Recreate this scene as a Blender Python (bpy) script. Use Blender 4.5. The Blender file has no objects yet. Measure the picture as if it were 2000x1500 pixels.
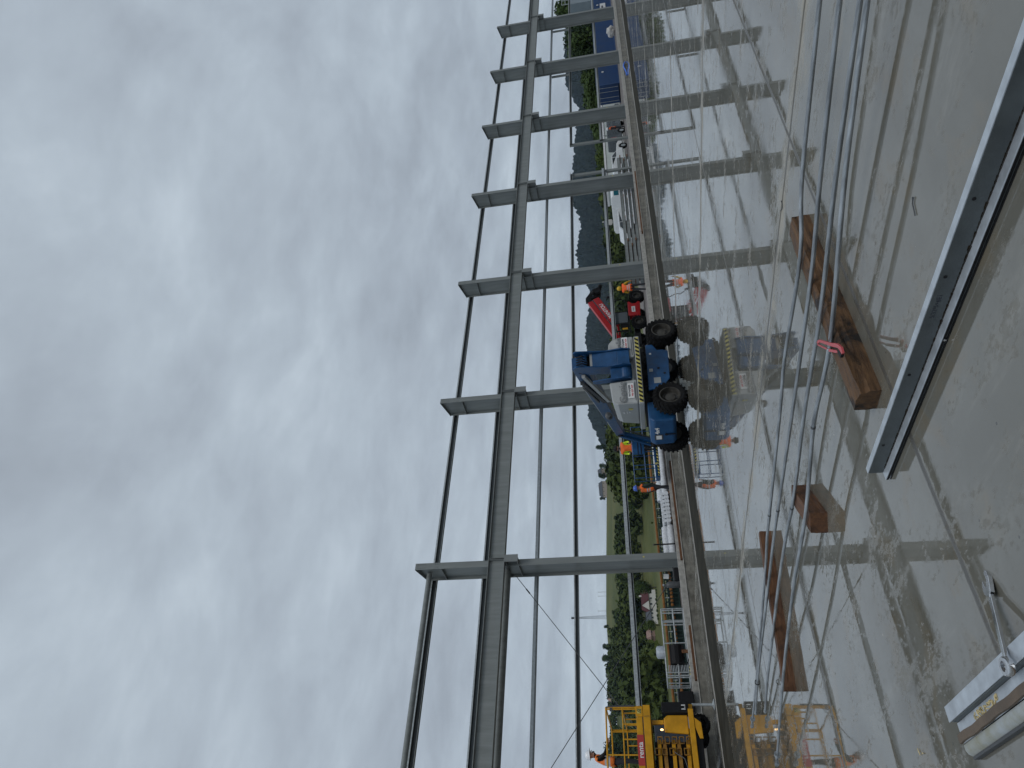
import bpy, bmesh, math, random
from mathutils import Vector, Matrix, noise
random.seed(11)
R=math.radians; PI=math.pi
sc=bpy.context.scene; C=sc.collection
# ---------------------------------------------------------------- camera model (phone held sideways)
H=1.6; FPX=1374.2; PITCH,ROLL,YAW=.1721,-.0879,.7324
_f=Vector((math.sin(YAW)*math.cos(PITCH),math.cos(YAW)*math.cos(PITCH),math.sin(PITCH)))
_r=Vector((math.cos(YAW),-math.sin(YAW),0)); _u=_r.cross(_f)
_r2=_r*math.cos(ROLL)+_u*math.sin(ROLL); _u2=-_r*math.sin(ROLL)+_u*math.cos(ROLL)
CAM=Vector((0,0,H))
def ray(x,y): return _f+_r2*((1500-y-750)/FPX)-_u2*((x-1000)/FPX)
def gz(x,y,z=0):
    d=ray(x,y); return CAM+d*((z-H)/d.z)
def gY(x,y,Y):
    d=ray(x,y); return CAM+d*(Y/d.y)
def proj(p):
    d=Vector(p)-CAM; t=d.dot(_f)
    return (1000-FPX*d.dot(_u2)/t, 1500-(750+FPX*d.dot(_r2)/t), t)
def azel(x,y):
    d=ray(x,y); return math.atan2(d.x,d.y), d.z/math.hypot(d.x,d.y)
cam=bpy.data.cameras.new('camera'); co=bpy.data.objects.new('camera',cam); C.objects.link(co)
cam.sensor_fit='HORIZONTAL'; cam.sensor_width=36; cam.lens=36*FPX/2000
cam.clip_start=.05; cam.clip_end=9000
# picture x axis = world down, picture up = world right (the phone was turned a quarter)
m=Matrix((-_u2,_r2,-_f)).transposed().to_4x4(); m.translation=CAM; co.matrix_world=m
sc.camera=co
# ---------------------------------------------------------------- mesh builder
class MB:
    def __init__(s): s.v=[];s.f=[];s.m=[]
    def add(s,vs,fs,m=0):
        n=len(s.v); s.v+=[tuple(q) for q in vs]; s.f+=[tuple(i+n for i in q) for q in fs]; s.m+=[m]*len(fs); return s
    def box(s,c,d,m=0,rz=0):
        x,y,z=[q/2 for q in d]; cs,sn=math.cos(rz),math.sin(rz)
        vs=[(c[0]+a*cs-b*sn,c[1]+a*sn+b*cs,c[2]+k) for k in(-z,z) for a,b in((-x,-y),(x,-y),(x,y),(-x,y))]
        return s.add(vs,[(3,2,1,0),(4,5,6,7),(0,1,5,4),(1,2,6,5),(2,3,7,6),(3,0,4,7)],m)
    def b2(s,a,b,m=0):
        return s.box([(a[i]+b[i])/2 for i in range(3)],[abs(b[i]-a[i]) for i in range(3)],m)
    def bar(s,p0,p1,w,h,m=0,up=(0,0,1)):
        p0,p1=Vector(p0),Vector(p1); d=(p1-p0).normalized(); up=Vector(up)
        if abs(d.dot(up))>.98: up=Vector((0,1,0)) if abs(d.y)<.9 else Vector((1,0,0))
        sd=d.cross(up).normalized(); u=sd.cross(d)
        vs=[p+sd*a*w/2+u*b*h/2 for p in(p0,p1) for a,b in((-1,-1),(1,-1),(1,1),(-1,1))]
        return s.add(vs,[(0,1,2,3),(7,6,5,4),(4,5,1,0),(5,6,2,1),(6,7,3,2),(7,4,0,3)],m)
    def tube(s,p0,p1,r,n=10,r2=None,m=0,caps=True):
        p0,p1=Vector(p0),Vector(p1); d=(p1-p0).normalized(); r2=r if r2 is None else r2
        a=d.orthogonal().normalized(); b=d.cross(a)
        vs=[p+(a*math.cos(2*PI*i/n)+b*math.sin(2*PI*i/n))*q for p,q in((p0,r),(p1,r2)) for i in range(n)]
        fs=[(i,(i+1)%n,n+(i+1)%n,n+i) for i in range(n)]
        if caps: fs+=[tuple(range(n))[::-1],tuple(range(n,2*n))]
        return s.add(vs,fs,m)
    def path(s,pts,r,n=8,m=0):
        pts=[Vector(p) for p in pts]; vs=[];fs=[]
        a=None
        for i,p in enumerate(pts):
            d=(pts[min(i+1,len(pts)-1)]-pts[max(i-1,0)]).normalized()
            a=d.orthogonal().normalized() if a is None else (a-d*a.dot(d)).normalized()
            b=d.cross(a); rr=r[i] if isinstance(r,(list,tuple)) else r
            vs+=[p+(a*math.cos(2*PI*k/n)+b*math.sin(2*PI*k/n))*rr for k in range(n)]
        for i in range(len(pts)-1):
            fs+=[(i*n+k,i*n+(k+1)%n,(i+1)*n+(k+1)%n,(i+1)*n+k) for k in range(n)]
        fs+=[tuple(range(n))[::-1],tuple(range((len(pts)-1)*n,len(pts)*n))]
        return s.add(vs,fs,m)
    def prism(s,pts,f,d0,d1,m=0):
        # pts 2-D outline, f(a,b,d) -> 3-D point
        n=len(pts); vs=[f(a,b,d) for d in(d0,d1) for a,b in pts]
        fs=[tuple(range(n))[::-1],tuple(range(n,2*n))]+[(i,(i+1)%n,n+(i+1)%n,n+i) for i in range(n)]
        return s.add(vs,fs,m)
    def lathe(s,prof,o,ax,n=24,m=0,closed=False):
        ax=Vector(ax).normalized(); a=ax.orthogonal().normalized(); b=ax.cross(a); o=Vector(o)
        vs=[o+ax*h+(a*math.cos(2*PI*i/n)+b*math.sin(2*PI*i/n))*r for r,h in prof for i in range(n)]
        k=len(prof); fs=[(j*n+i,j*n+(i+1)%n,(j+1)*n+(i+1)%n,(j+1)*n+i) for j in range(k-1) for i in range(n)]
        if closed is None: pass
        elif closed: fs+=[((k-1)*n+i,(k-1)*n+(i+1)%n,(i+1)%n,i) for i in range(n)]
        else: fs+=[tuple(range(n))[::-1],tuple(range((k-1)*n,k*n))]
        return s.add(vs,fs,m)
    def ball(s,c,r,n=10,k=6,m=0):
        rx,ry,rz=r if isinstance(r,(tuple,list)) else (r,r,r)
        vs=[(c[0]+rx*math.sin(PI*j/k)*math.cos(2*PI*i/n),c[1]+ry*math.sin(PI*j/k)*math.sin(2*PI*i/n),c[2]+rz*math.cos(PI*j/k)) for j in range(1,k) for i in range(n)]
        t=len(vs); vs+=[(c[0],c[1],c[2]+rz),(c[0],c[1],c[2]-rz)]
        fs=[(j*n+i,(j+1)*n+i,(j+1)*n+(i+1)%n,j*n+(i+1)%n) for j in range(k-2) for i in range(n)]
        fs+=[(t,i,(i+1)%n) for i in range(n)]+[(t+1,(k-2)*n+(i+1)%n,(k-2)*n+i) for i in range(n)]
        return s.add(vs,fs,m)
    def ibeam(s,p0,p1,w,h,tf,tw,m=0,up=(0,0,1)):
        p0,p1=Vector(p0),Vector(p1); u=Vector(up); d=(p1-p0).normalized(); u=(u-d*u.dot(d)).normalized()
        o=u*(h/2-tf/2)
        s.bar(p0+o,p1+o,w,tf,m,up); s.bar(p0-o,p1-o,w,tf,m,up); s.bar(p0,p1,tw,h-2*tf,m,up); return s
    def mesh(s,name,mats):
        me=bpy.data.meshes.new(name); me.from_pydata(s.v,[],s.f)
        for q in (mats if isinstance(mats,(list,tuple)) else [mats]): me.materials.append(q)
        me.polygons.foreach_set('material_index',s.m)
        bm=bmesh.new(); bm.from_mesh(me); bmesh.ops.recalc_face_normals(bm,faces=bm.faces); bm.to_mesh(me); bm.free()
        return me
    def build(s,name,mats,parent=None,smooth=False,bevel=0,seg=2):
        me=s.mesh(name,mats)
        if smooth:
            me.polygons.foreach_set('use_smooth',[True]*len(me.polygons))
            try: me.set_sharp_from_angle(angle=R(40))
            except Exception: pass
        o=bpy.data.objects.new(name,me); C.objects.link(o)
        if parent: o.parent=parent
        if bevel:
            b=o.modifiers.new('bevel','BEVEL'); b.width=bevel; b.segments=seg; b.limit_method='ANGLE'; b.angle_limit=R(35)
        return o
def tag(o,label=None,cat=None,group=None,kind=None):
    if label: o['label']=label
    if cat: o['category']=cat
    if group: o['group']=group
    if kind: o['kind']=kind
    return o
def thing(name,label,cat,loc=(0,0,0),rz=0,group=None):
    o=bpy.data.objects.new(name,None); C.objects.link(o); o.empty_display_size=.3
    o.location=loc; o.rotation_euler=(0,0,rz); return tag(o,label,cat,group)
def dup(root,loc,rz=None,label=None,group=None,scale=None):
    r=root.copy(); C.objects.link(r); r.location=loc
    if rz is not None: r.rotation_euler=(0,0,rz)
    if scale is not None: r.scale=scale if isinstance(scale,(tuple,list)) else (scale,)*3
    if label: r['label']=label
    if group: r['group']=group
    def kids(a,b):
        for ch in list(a.children):
            c=ch.copy(); C.objects.link(c); c.parent=b; kids(ch,c)
    kids(root,r); return r
_fonts={}
def text(name,s,size,mat,parent,origin,xdir,ydir,depth=.004,align='CENTER',bold=0,shear=0):
    cu=bpy.data.curves.new('t','FONT'); cu.body=s; cu.size=size; cu.align_x=align; cu.align_y='CENTER'; cu.extrude=depth; cu.offset=bold; cu.shear=shear
    t=bpy.data.objects.new('t',cu); C.objects.link(t); bpy.context.view_layer.update()
    me=bpy.data.meshes.new_from_object(t.evaluated_get(bpy.context.evaluated_depsgraph_get()))
    bpy.data.objects.remove(t); bpy.data.curves.remove(cu)
    x=Vector(xdir).normalized(); y=Vector(ydir).normalized(); z=x.cross(y)
    M=Matrix((x,y,z)).transposed().to_4x4(); M.translation=Vector(origin); me.transform(M)
    me.materials.clear(); me.materials.append(mat); me.name=name
    o=bpy.data.objects.new(name,me); C.objects.link(o); o.parent=parent; return o
# ---------------------------------------------------------------- materials
def lin(c): return tuple(((q/255)/12.92 if q/255<=.04045 else ((q/255+.055)/1.055)**2.4) for q in c)
def mat(name,col,rough=.5,metal=0,var=.15,scale=6,bump=0,bscale=40,col2=None,amt=.5,stretch=(1,1,1),rvar=.1,spec=.5,coat=0,emit=0,width=.18,detail=5,edge=None):
    M=bpy.data.materials.new(name); M.use_nodes=True; nt=M.node_tree; N=nt.nodes; L=nt.links
    p=N['Principled BSDF']; tc=N.new('ShaderNodeTexCoord'); mp=N.new('ShaderNodeMapping'); mp.inputs['Scale'].default_value=stretch
    L.new(tc.outputs['Object'],mp.inputs[0])
    no=N.new('ShaderNodeTexNoise'); no.inputs['Scale'].default_value=scale; no.inputs['Detail'].default_value=detail; no.inputs['Roughness'].default_value=.6
    L.new(mp.outputs[0],no.inputs[0])
    rp=N.new('ShaderNodeValToRGB'); c2=col2 or tuple(min(1,q*(1+var)) for q in col); c1=col if col2 else tuple(q*(1-var) for q in col)
    rp.color_ramp.elements[0].position=max(0,amt-width); rp.color_ramp.elements[1].position=min(1,amt+width)
    rp.color_ramp.elements[0].color=(*c1,1); rp.color_ramp.elements[1].color=(*c2,1)
    L.new(no.outputs[0],rp.inputs[0]); L.new(rp.outputs[0],p.inputs['Base Color'])
    p.inputs['Metallic'].default_value=metal; p.inputs['Specular IOR Level'].default_value=spec
    if rvar:
        mr=N.new('ShaderNodeMapRange'); mr.inputs[1].default_value=.3; mr.inputs[2].default_value=.7; mr.inputs[3].default_value=max(.02,rough-rvar); mr.inputs[4].default_value=min(1,rough+rvar)
        L.new(no.outputs[0],mr.inputs[0]); L.new(mr.outputs[0],p.inputs['Roughness'])
    else: p.inputs['Roughness'].default_value=rough
    if coat: p.inputs['Coat Weight'].default_value=coat; p.inputs['Coat Roughness'].default_value=.08
    if bump:
        n2=N.new('ShaderNodeTexNoise'); n2.inputs['Scale'].default_value=bscale; n2.inputs['Detail'].default_value=4; L.new(mp.outputs[0],n2.inputs[0])
        bp=N.new('ShaderNodeBump'); bp.inputs['Strength'].default_value=bump; bp.inputs['Distance'].default_value=.02; L.new(n2.outputs[0],bp.inputs['Height']); L.new(bp.outputs[0],p.inputs['Normal'])
    if emit:
        p.inputs['Emission Color'].default_value=(*col,1); p.inputs['Emission Strength'].default_value=emit
    return M
m_paint=mat('grey_steel_paint',(.19,.208,.205),.5,0,.16,2.2,.03,30,stretch=(2,2,.22),detail=7)
m_paintd=mat('grey_steel_paint_bracket',(.185,.20,.20),.5,0,.1,1.5)
m_galv=mat('galvanised_steel',(.40,.43,.44),.42,.45,.25,9,.03,60)
m_galvl=mat('galvanised_profile',(.50,.54,.58),.38,.5,.16,10,.04,90)
m_galvd=mat('dull_shaded_galvanised',(.085,.097,.10),.5,.15,.2,5,.08,70)  # dark tone; on the wall rails it holds recess shade in the colour
m_rodm=mat('galvanised_rod',(.33,.35,.365),.38,.75,.45,22,.12,80,stretch=(1,.12,1))
m_chrome=mat('chrome_steel',(.70,.70,.71),.14,1,.1,20,rvar=.06)
m_black=mat('black_plastic',(.008,.008,.009),.55,0,.4,10,spec=.25)
m_rubber=mat('tyre_rubber',(.010,.010,.0105),.8,0,.5,9,.2,60,spec=.15)
m_rim=mat('dirty_wheel_rim',(.055,.052,.045),.6,.1,.4,7,.1,30)
m_blue=mat('blue_machine_paint',(.007,.060,.165),.4,0,.25,4,.02,20,spec=.35,coat=.1)
m_blued=mat('blue_machine_paint_worn',(.006,.048,.135),.45,0,.0,5,.1,40,col2=(.014,.078,.19),amt=.5,spec=.35)
m_grey=mat('grey_cover_plastic',(.33,.345,.345),.45,0,.1,3,.02,30)
m_greyd=mat('dark_grey_metal',(.06,.064,.068),.5,.1,.3,8)
m_white=mat('white_paint',(.72,.73,.73),.4,0,.06,4)
m_wrap=mat('white_film_wrap',(.62,.65,.68),.3,0,.16,9,.4,12)
m_yel=mat('yellow_machine_paint',(.56,.275,.010),.45,0,.16,4,.03,30,spec=.3)
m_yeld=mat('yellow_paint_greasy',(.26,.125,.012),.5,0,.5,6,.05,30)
m_red=mat('red_machine_paint',(.40,.010,.014),.4,0,.14,4,coat=.1,spec=.35)
m_signred=mat('red_sign',(.42,.035,.03),.45,0,.06,3)
m_ink=mat('dark_print',(.03,.035,.05),.5,0,.1,5)
m_redink=mat('red_print',(.45,.02,.03),.5,0,.1,5)
m_haz=mat('hazard_yellow',(.52,.46,.12),.5,0,.15,5)
m_wood=mat('brown_timber',(.145,.062,.024),.62,0,.0,7,.35,30,col2=(.33,.165,.07),amt=.5,stretch=(.35,4,4),spec=.35)
m_rodm2=0
m_wood2=mat('rusty_brown_timber',(.075,.03,.012),.75,0,.0,6,.3,30,col2=(.17,.075,.028),amt=.5,stretch=(.5,3,3))
m_orange=mat('rust_orange_paint',(.17,.066,.014),.75,0,.0,6,.2,30,col2=(.31,.135,.032),amt=.5)
m_green=mat('dark_green_paint',(.012,.035,.03),.5,0,.4,6)
m_cont=mat('blue_container_paint',(.004,.044,.15),.45,0,.15,.8,.05,8)
m_contd=mat('dark_blue_door_paint',(.003,.028,.095),.45,0,.15,.8)
m_glass=mat('dark_window_glass',(.03,.04,.045),.08,0,.1,3,rvar=.02,spec=.8)
m_glassl=mat('pale_window_glass',(.25,.31,.31),.08,0,.1,3,rvar=.02,spec=.8)
m_carw=mat('white_car_paint',(.75,.77,.77),.25,0,.05,3,coat=.6,rvar=.05)
m_card=mat('dark_grey_car_paint',(.045,.055,.062),.3,.2,.12,3,coat=.6,rvar=.05)
m_conc=mat('rough_wet_concrete',(.095,.09,.074),.5,0,.0,2.2,.3,26,col2=(.27,.258,.225),amt=.57,width=.16,rvar=.25)
m_concl=mat('pale_concrete_edge',(.36,.35,.32),.55,0,.25,6,.3,20)
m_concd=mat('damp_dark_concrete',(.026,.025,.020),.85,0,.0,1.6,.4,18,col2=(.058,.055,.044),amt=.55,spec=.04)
m_skin=mat('skin',(.42,.22,.15),.55,0,.08,20)
m_boot=mat('work_boot',(.03,.025,.02),.7,0,.3,20)
m_trk=mat('dark_trousers',(.022,.024,.03),.8,0,.3,15)
m_orv=mat('orange_hi_vis',(.85,.15,.02),.65,0,.1,10)
m_yelv=mat('lime_hi_vis',(.62,.80,.03),.65,0,.08,10)
m_tape=mat('silver_tape',(.45,.48,.48),.35,0,.1,20)
m_hgreen=mat('dark_green_cloth',(.025,.045,.035),.8,0,.25,14)
m_hyel=mat('mustard_rain_jacket',(.60,.37,.02),.55,0,.12,10)
m_hblue=mat('blue_helmet',(.03,.11,.50),.25,0,.05,8,coat=.4)
m_hwhite=mat('white_helmet',(.80,.82,.84),.25,0,.04,8,coat=.4)
m_lamp=mat('lit_work_lamp',(1,.62,.25),.4,0,0,5,emit=3)
# ---------------------------------------------------------------- overcast daylight
SUN_EL,SUN_AZ=R(50),R(192)      # azimuth clockwise from +Y
w=bpy.data.worlds.new('World'); sc.world=w; w.use_nodes=True; nt=w.node_tree; N=nt.nodes; L=nt.links
bg=N['Background']; bg.inputs['Strength'].default_value=.1
sky=N.new('ShaderNodeTexSky'); sky.sky_type='NISHITA'; sky.sun_disc=False; sky.sun_elevation=SUN_EL; sky.sun_rotation=SUN_AZ
tc=N.new('ShaderNodeTexCoord'); sx=N.new('ShaderNodeSeparateXYZ'); L.new(tc.outputs['Generated'],sx.inputs[0])
def mth(op,a,b=None,c=None):
    n=N.new('ShaderNodeMath'); n.operation=op
    for i,q in enumerate((a,b,c)):
        if q is None: continue
        if isinstance(q,(int,float)): n.inputs[i].default_value=q
        else: L.new(q,n.inputs[i])
    return n.outputs[0]
zz=mth('ADD',mth('MAXIMUM',sx.outputs[2],0),.22)
px=mth('DIVIDE',sx.outputs[0],zz); py=mth('DIVIDE',sx.outputs[1],zz)
cb=N.new('ShaderNodeCombineXYZ'); L.new(px,cb.inputs[0]); L.new(py,cb.inputs[1])
def nz(scale,detail,rough,dist,off,st=(1,1,1),rot=0):
    mp=N.new('ShaderNodeMapping'); mp.inputs['Location'].default_value=off; mp.inputs['Scale'].default_value=st; mp.inputs['Rotation'].default_value=(0,0,rot); L.new(cb.outputs[0],mp.inputs[0])
    n=N.new('ShaderNodeTexNoise'); n.inputs['Scale'].default_value=scale; n.inputs['Detail'].default_value=detail; n.inputs['Roughness'].default_value=rough; n.inputs['Distortion'].default_value=dist
    L.new(mp.outputs[0],n.inputs[0]); return n.outputs[0]
big=nz(.85,3,.5,.3,(3.1,1.7,0)); mid=nz(2.4,6,.55,.35,(7.7,2.2,0),(1,1.5,1),R(30)); fine=nz(6,7,.6,.2,(1.3,5.2,0),(1,1.6,1),R(30))
cl=mth('ADD',mth('ADD',mth('MULTIPLY',big,.40),mth('MULTIPLY',mid,.48)),mth('MULTIPLY',fine,.22))
rp=N.new('ShaderNodeValToRGB'); L.new(cl,rp.inputs[0]); e=rp.color_ramp.elements
e[0].position=.40; e[0].color=(*[q*10 for q in (.325,.368,.420)],1)
e[1].position=.70; e[1].color=(*[q*10 for q in (.53,.605,.675)],1)
q=e.new(.50); q.color=(*[k*10 for k in (.380,.434,.495)],1)
q=e.new(.60); q.color=(*[k*10 for k in (.440,.506,.572)],1)
mx=N.new('ShaderNodeMix'); mx.data_type='RGBA'; mx.inputs[0].default_value=.95
L.new(sky.outputs[0],mx.inputs[6]); L.new(rp.outputs[0],mx.inputs[7]); L.new(mx.outputs[2],bg.inputs['Color'])
sd=bpy.data.lights.new('sun','SUN'); sd.energy=.9; sd.angle=R(25); sd.color=(1,.97,.93)
so=bpy.data.objects.new('sun',sd); C.objects.link(so)
so.rotation_euler=(PI/2-SUN_EL,0,PI-SUN_AZ); so.location=(0,0,30)
vs=sc.view_settings; vs.view_transform='Standard'; vs.look='None'; vs.exposure=.05; vs.gamma=1
sc.cycles.use_denoising=True; sc.cycles.max_bounces=6; sc.cycles.glossy_bounces=4; sc.cycles.sample_clamp_indirect=4
# ---------------------------------------------------------------- wet concrete floor
def floor_mat():
    M=bpy.data.materials.new('wet_concrete_floor'); M.use_nodes=True; nt=M.node_tree; N=nt.nodes; L=nt.links; p=N['Principled BSDF']
    tc=N.new('ShaderNodeTexCoord'); O=tc.outputs['Object']
    def nz(scale,detail=5,rough=.6,dist=0,st=(1,1,1),off=(0,0,0),rot=0):
        mp=N.new('ShaderNodeMapping'); mp.inputs['Scale'].default_value=st; mp.inputs['Location'].default_value=off; mp.inputs['Rotation'].default_value=(0,0,rot); L.new(O,mp.inputs[0])
        n=N.new('ShaderNodeTexNoise'); n.inputs['Scale'].default_value=scale; n.inputs['Detail'].default_value=detail; n.inputs['Roughness'].default_value=rough; n.inputs['Distortion'].default_value=dist
        L.new(mp.outputs[0],n.inputs[0]); return n.outputs[0]
    def mth(op,a,b=None,c=None,clamp=False):
        n=N.new('ShaderNodeMath'); n.operation=op; n.use_clamp=clamp
        for i,q in enumerate((a,b,c)):
            if q is None: continue
            if isinstance(q,(int,float)): n.inputs[i].default_value=q
            else: L.new(q,n.inputs[i])
        return n.outputs[0]
    def sm(v,a,b):
        n=N.new('ShaderNodeMapRange'); n.interpolation_type='SMOOTHSTEP'; n.inputs[1].default_value=a; n.inputs[2].default_value=b; L.new(v,n.inputs[0]); return n.outputs[0]
    def mix(f,a,b):
        n=N.new('ShaderNodeMix'); n.data_type='RGBA'
        if isinstance(f,float): n.inputs[0].default_value=f
        else: L.new(f,n.inputs[0])
        for i,q in ((6,a),(7,b)):
            if isinstance(q,tuple): n.inputs[i].default_value=(*q,1)
            else: L.new(q,n.inputs[i])
        return n.outputs[2]
    sx=N.new('ShaderNodeSeparateXYZ'); L.new(O,sx.inputs[0]); X,Y=sx.outputs[0],sx.outputs[1]
    a=nz(.55,6,.6,.4); b=nz(2.3,7,.62,.3,(1,1,1),(5,2,0)); c=nz(9,6,.65,.2); s=nz(3.5,6,.7,.3,(1,.22,1),(0,3,0),R(-41)); wob=nz(1.4,5,.6)
    base=mix(sm(a,.35,.66),(.128,.123,.102),(.172,.167,.143))
    base=mix(mth('MULTIPLY',sm(b,.50,.66),.75),base,(.165,.14,.098))
    base=mix(mth('MULTIPLY',sm(s,.5,.75),.5),base,(.26,.25,.22))
    base=mix(mth('MULTIPLY',sm(c,.58,.72),.35),base,(.12,.108,.08))
    # saw-cut joints with silt in them
    wx=mth('ADD',X,mth('MULTIPLY',mth('SUBTRACT',wob,.5),.05)); wy=mth('ADD',Y,mth('MULTIPLY',mth('SUBTRACT',wob,.5),.05))
    jl=[]
    for v,off,per in ((wy,3.75,3.9),(wx,6.12,6.0)):
        d=mth('ABSOLUTE',mth('SUBTRACT',mth('MODULO',mth('ADD',v,per*100.5-off),per),per/2)); jl.append(d)
    joint=mth('SUBTRACT',1,sm(mth('MINIMUM',jl[0],jl[1]),.014,.032))
    silt=mth('MULTIPLY',mth('SUBTRACT',1,sm(mth('ADD',jl[1],mth('MULTIPLY',mth('SUBTRACT',b,.5),.9)),-.05,.32)),sm(s,.35,.6))
    siltb=mth('MULTIPLY',mth('SUBTRACT',1,sm(mth('ADD',jl[0],mth('MULTIPLY',mth('SUBTRACT',b,.5),.6)),.0,.12)),sm(c,.4,.6))
    base=mix(mth('MULTIPLY',silt,.85),base,(.36,.325,.255)); base=mix(mth('MULTIPLY',siltb,.35),base,(.13,.115,.085))
    base=mix(mth('MULTIPLY',joint,.85),base,(.05,.045,.036))
    # tyre tracks: arcs of damp dirt
    for cx,cy,r0 in ((-22,26,30.2),(-22,26,32.1),(30,-18,27.0),(30,-18,28.9),(6,44,33.5),(6,44,35.4)):
        dx=mth('SUBTRACT',X,cx); dy=mth('SUBTRACT',Y,cy); rr_=mth('SQRT',mth('ADD',mth('MULTIPLY',dx,dx),mth('MULTIPLY',dy,dy)))
        k=mth('MULTIPLY',mth('SUBTRACT',1,sm(mth('ABSOLUTE',mth('SUBTRACT',rr_,r0)),.10,.24)),mth('MULTIPLY',sm(b,.44,.62),sm(c,.36,.6)))
        base=mix(mth('MULTIPLY',k,.55),base,(.10,.088,.062))
    # dark grit
    vo=N.new('ShaderNodeTexVoronoi'); vo.inputs['Scale'].default_value=5.5; vo.inputs['Randomness'].default_value=1; L.new(O,vo.inputs[0])
    grit=mth('MULTIPLY',mth('LESS_THAN',vo.outputs['Distance'],.045),mth('GREATER_THAN',c,.5))
    base=mix(mth('MULTIPLY',grit,.8),base,(.03,.028,.025))
    vo2=N.new('ShaderNodeTexVoronoi'); vo2.inputs['Scale'].default_value=3.1; L.new(O,vo2.inputs[0])
    base=mix(mth('MULTIPLY',mth('MULTIPLY',mth('LESS_THAN',vo2.outputs['Distance'],.03),mth('GREATER_THAN',b,.52)),.6),base,(.5,.47,.38))
    L.new(base,p.inputs['Base Color'])
    wet=sm(mth('ADD',mth('MULTIPLY',a,.6),mth('MULTIPLY',b,.4)),.36,.56)
    rr=N.new('ShaderNodeMapRange'); rr.inputs[3].default_value=.055; rr.inputs[4].default_value=.006; L.new(wet,rr.inputs[0])
    brk=mth('MULTIPLY',sm(mth('ADD',mth('MULTIPLY',s,.5),mth('MULTIPLY',nz(26,5,.7,0,(1,.5,1),(2,8,0),R(-41)),.5)),.52,.57),sm(b,.41,.56))
    L.new(mix(mth('MULTIPLY',brk,.28),base,(.115,.10,.072)),p.inputs['Base Color'])
    rough=mth('ADD',mth('ADD',rr.outputs[0],mth('ADD',mth('MULTIPLY',brk,.34),mth('MULTIPLY',joint,.4))),mth('ADD',mth('MULTIPLY',silt,.45),mth('MULTIPLY',mth('MULTIPLY',sm(s,.58,.72),sm(c,.45,.6)),.18)),clamp=True)
    L.new(rough,p.inputs['Roughness']); p.inputs['IOR'].default_value=1.5; p.inputs['Specular IOR Level'].default_value=1.0
    hgt=mth('ADD',mth('MULTIPLY',nz(1.7,2,.5),.10),mth('ADD',mth('MULTIPLY',nz(14,4,.6,0,(1,.4,1),(0,0,0),R(-41)),.010),mth('MULTIPLY',mth('MULTIPLY',c,mth('SUBTRACT',1,wet)),.02)))
    bp=N.new('ShaderNodeBump'); bp.inputs['Strength'].default_value=.35; bp.inputs['Distance'].default_value=.012; L.new(hgt,bp.inputs['Height']); L.new(bp.outputs[0],p.inputs['Normal'])
    return M
m_floor=floor_mat()
f=MB(); f.b2((-45,-45,-.3),(150,27.6,0)); tag(f.build('floor',m_floor),kind='structure')
# ---------------------------------------------------------------- terrain: gravel yard, meadow, hillside
ridgepts=[(1176,0),(1172,60),(1170,120),(1172,200),(1190,300),(1205,420),(1215,520),(1222,640),(1222,740),(1208,800),(1184,870),(1183,930),(1183,1000),(1182,1100),(1182,1150),(1182,1200),(1184,1240),(1188,1290),(1194,1340),(1202,1400),(1208,1500)]
RP=sorted(azel(*q) for q in ridgepts)
def interp(T,a):
    if a<=T[0][0]: return T[0][1]
    for (a0,e0),(a1,e1) in zip(T,T[1:]):
        if a<=a1: return e0+(e1-e0)*(a-a0)/(a1-a0)
    return T[-1][1]
def sstep(a,b,x):
    t=max(0,min(1,(x-a)/(b-a))); return t*t*(3-2*t)
RIDGE=1000.
def hill(az,r):
    top=interp(RP,az)*RIDGE+H
    n=noise.noise(Vector((math.sin(az)*r*.006,math.cos(az)*r*.006,0)))*4*sstep(150,400,r)
    z=.3-1.2*sstep(60,160,r*math.cos(az))+ (top-0)*((sstep(330,1060,r)*.35+.65*max(0,min(1,(r-400)/600))))*(1 if r<=RIDGE else max(.0,1-(r-RIDGE)/900))
    return z+n*(1-sstep(900,1000,r)*.9)
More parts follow.
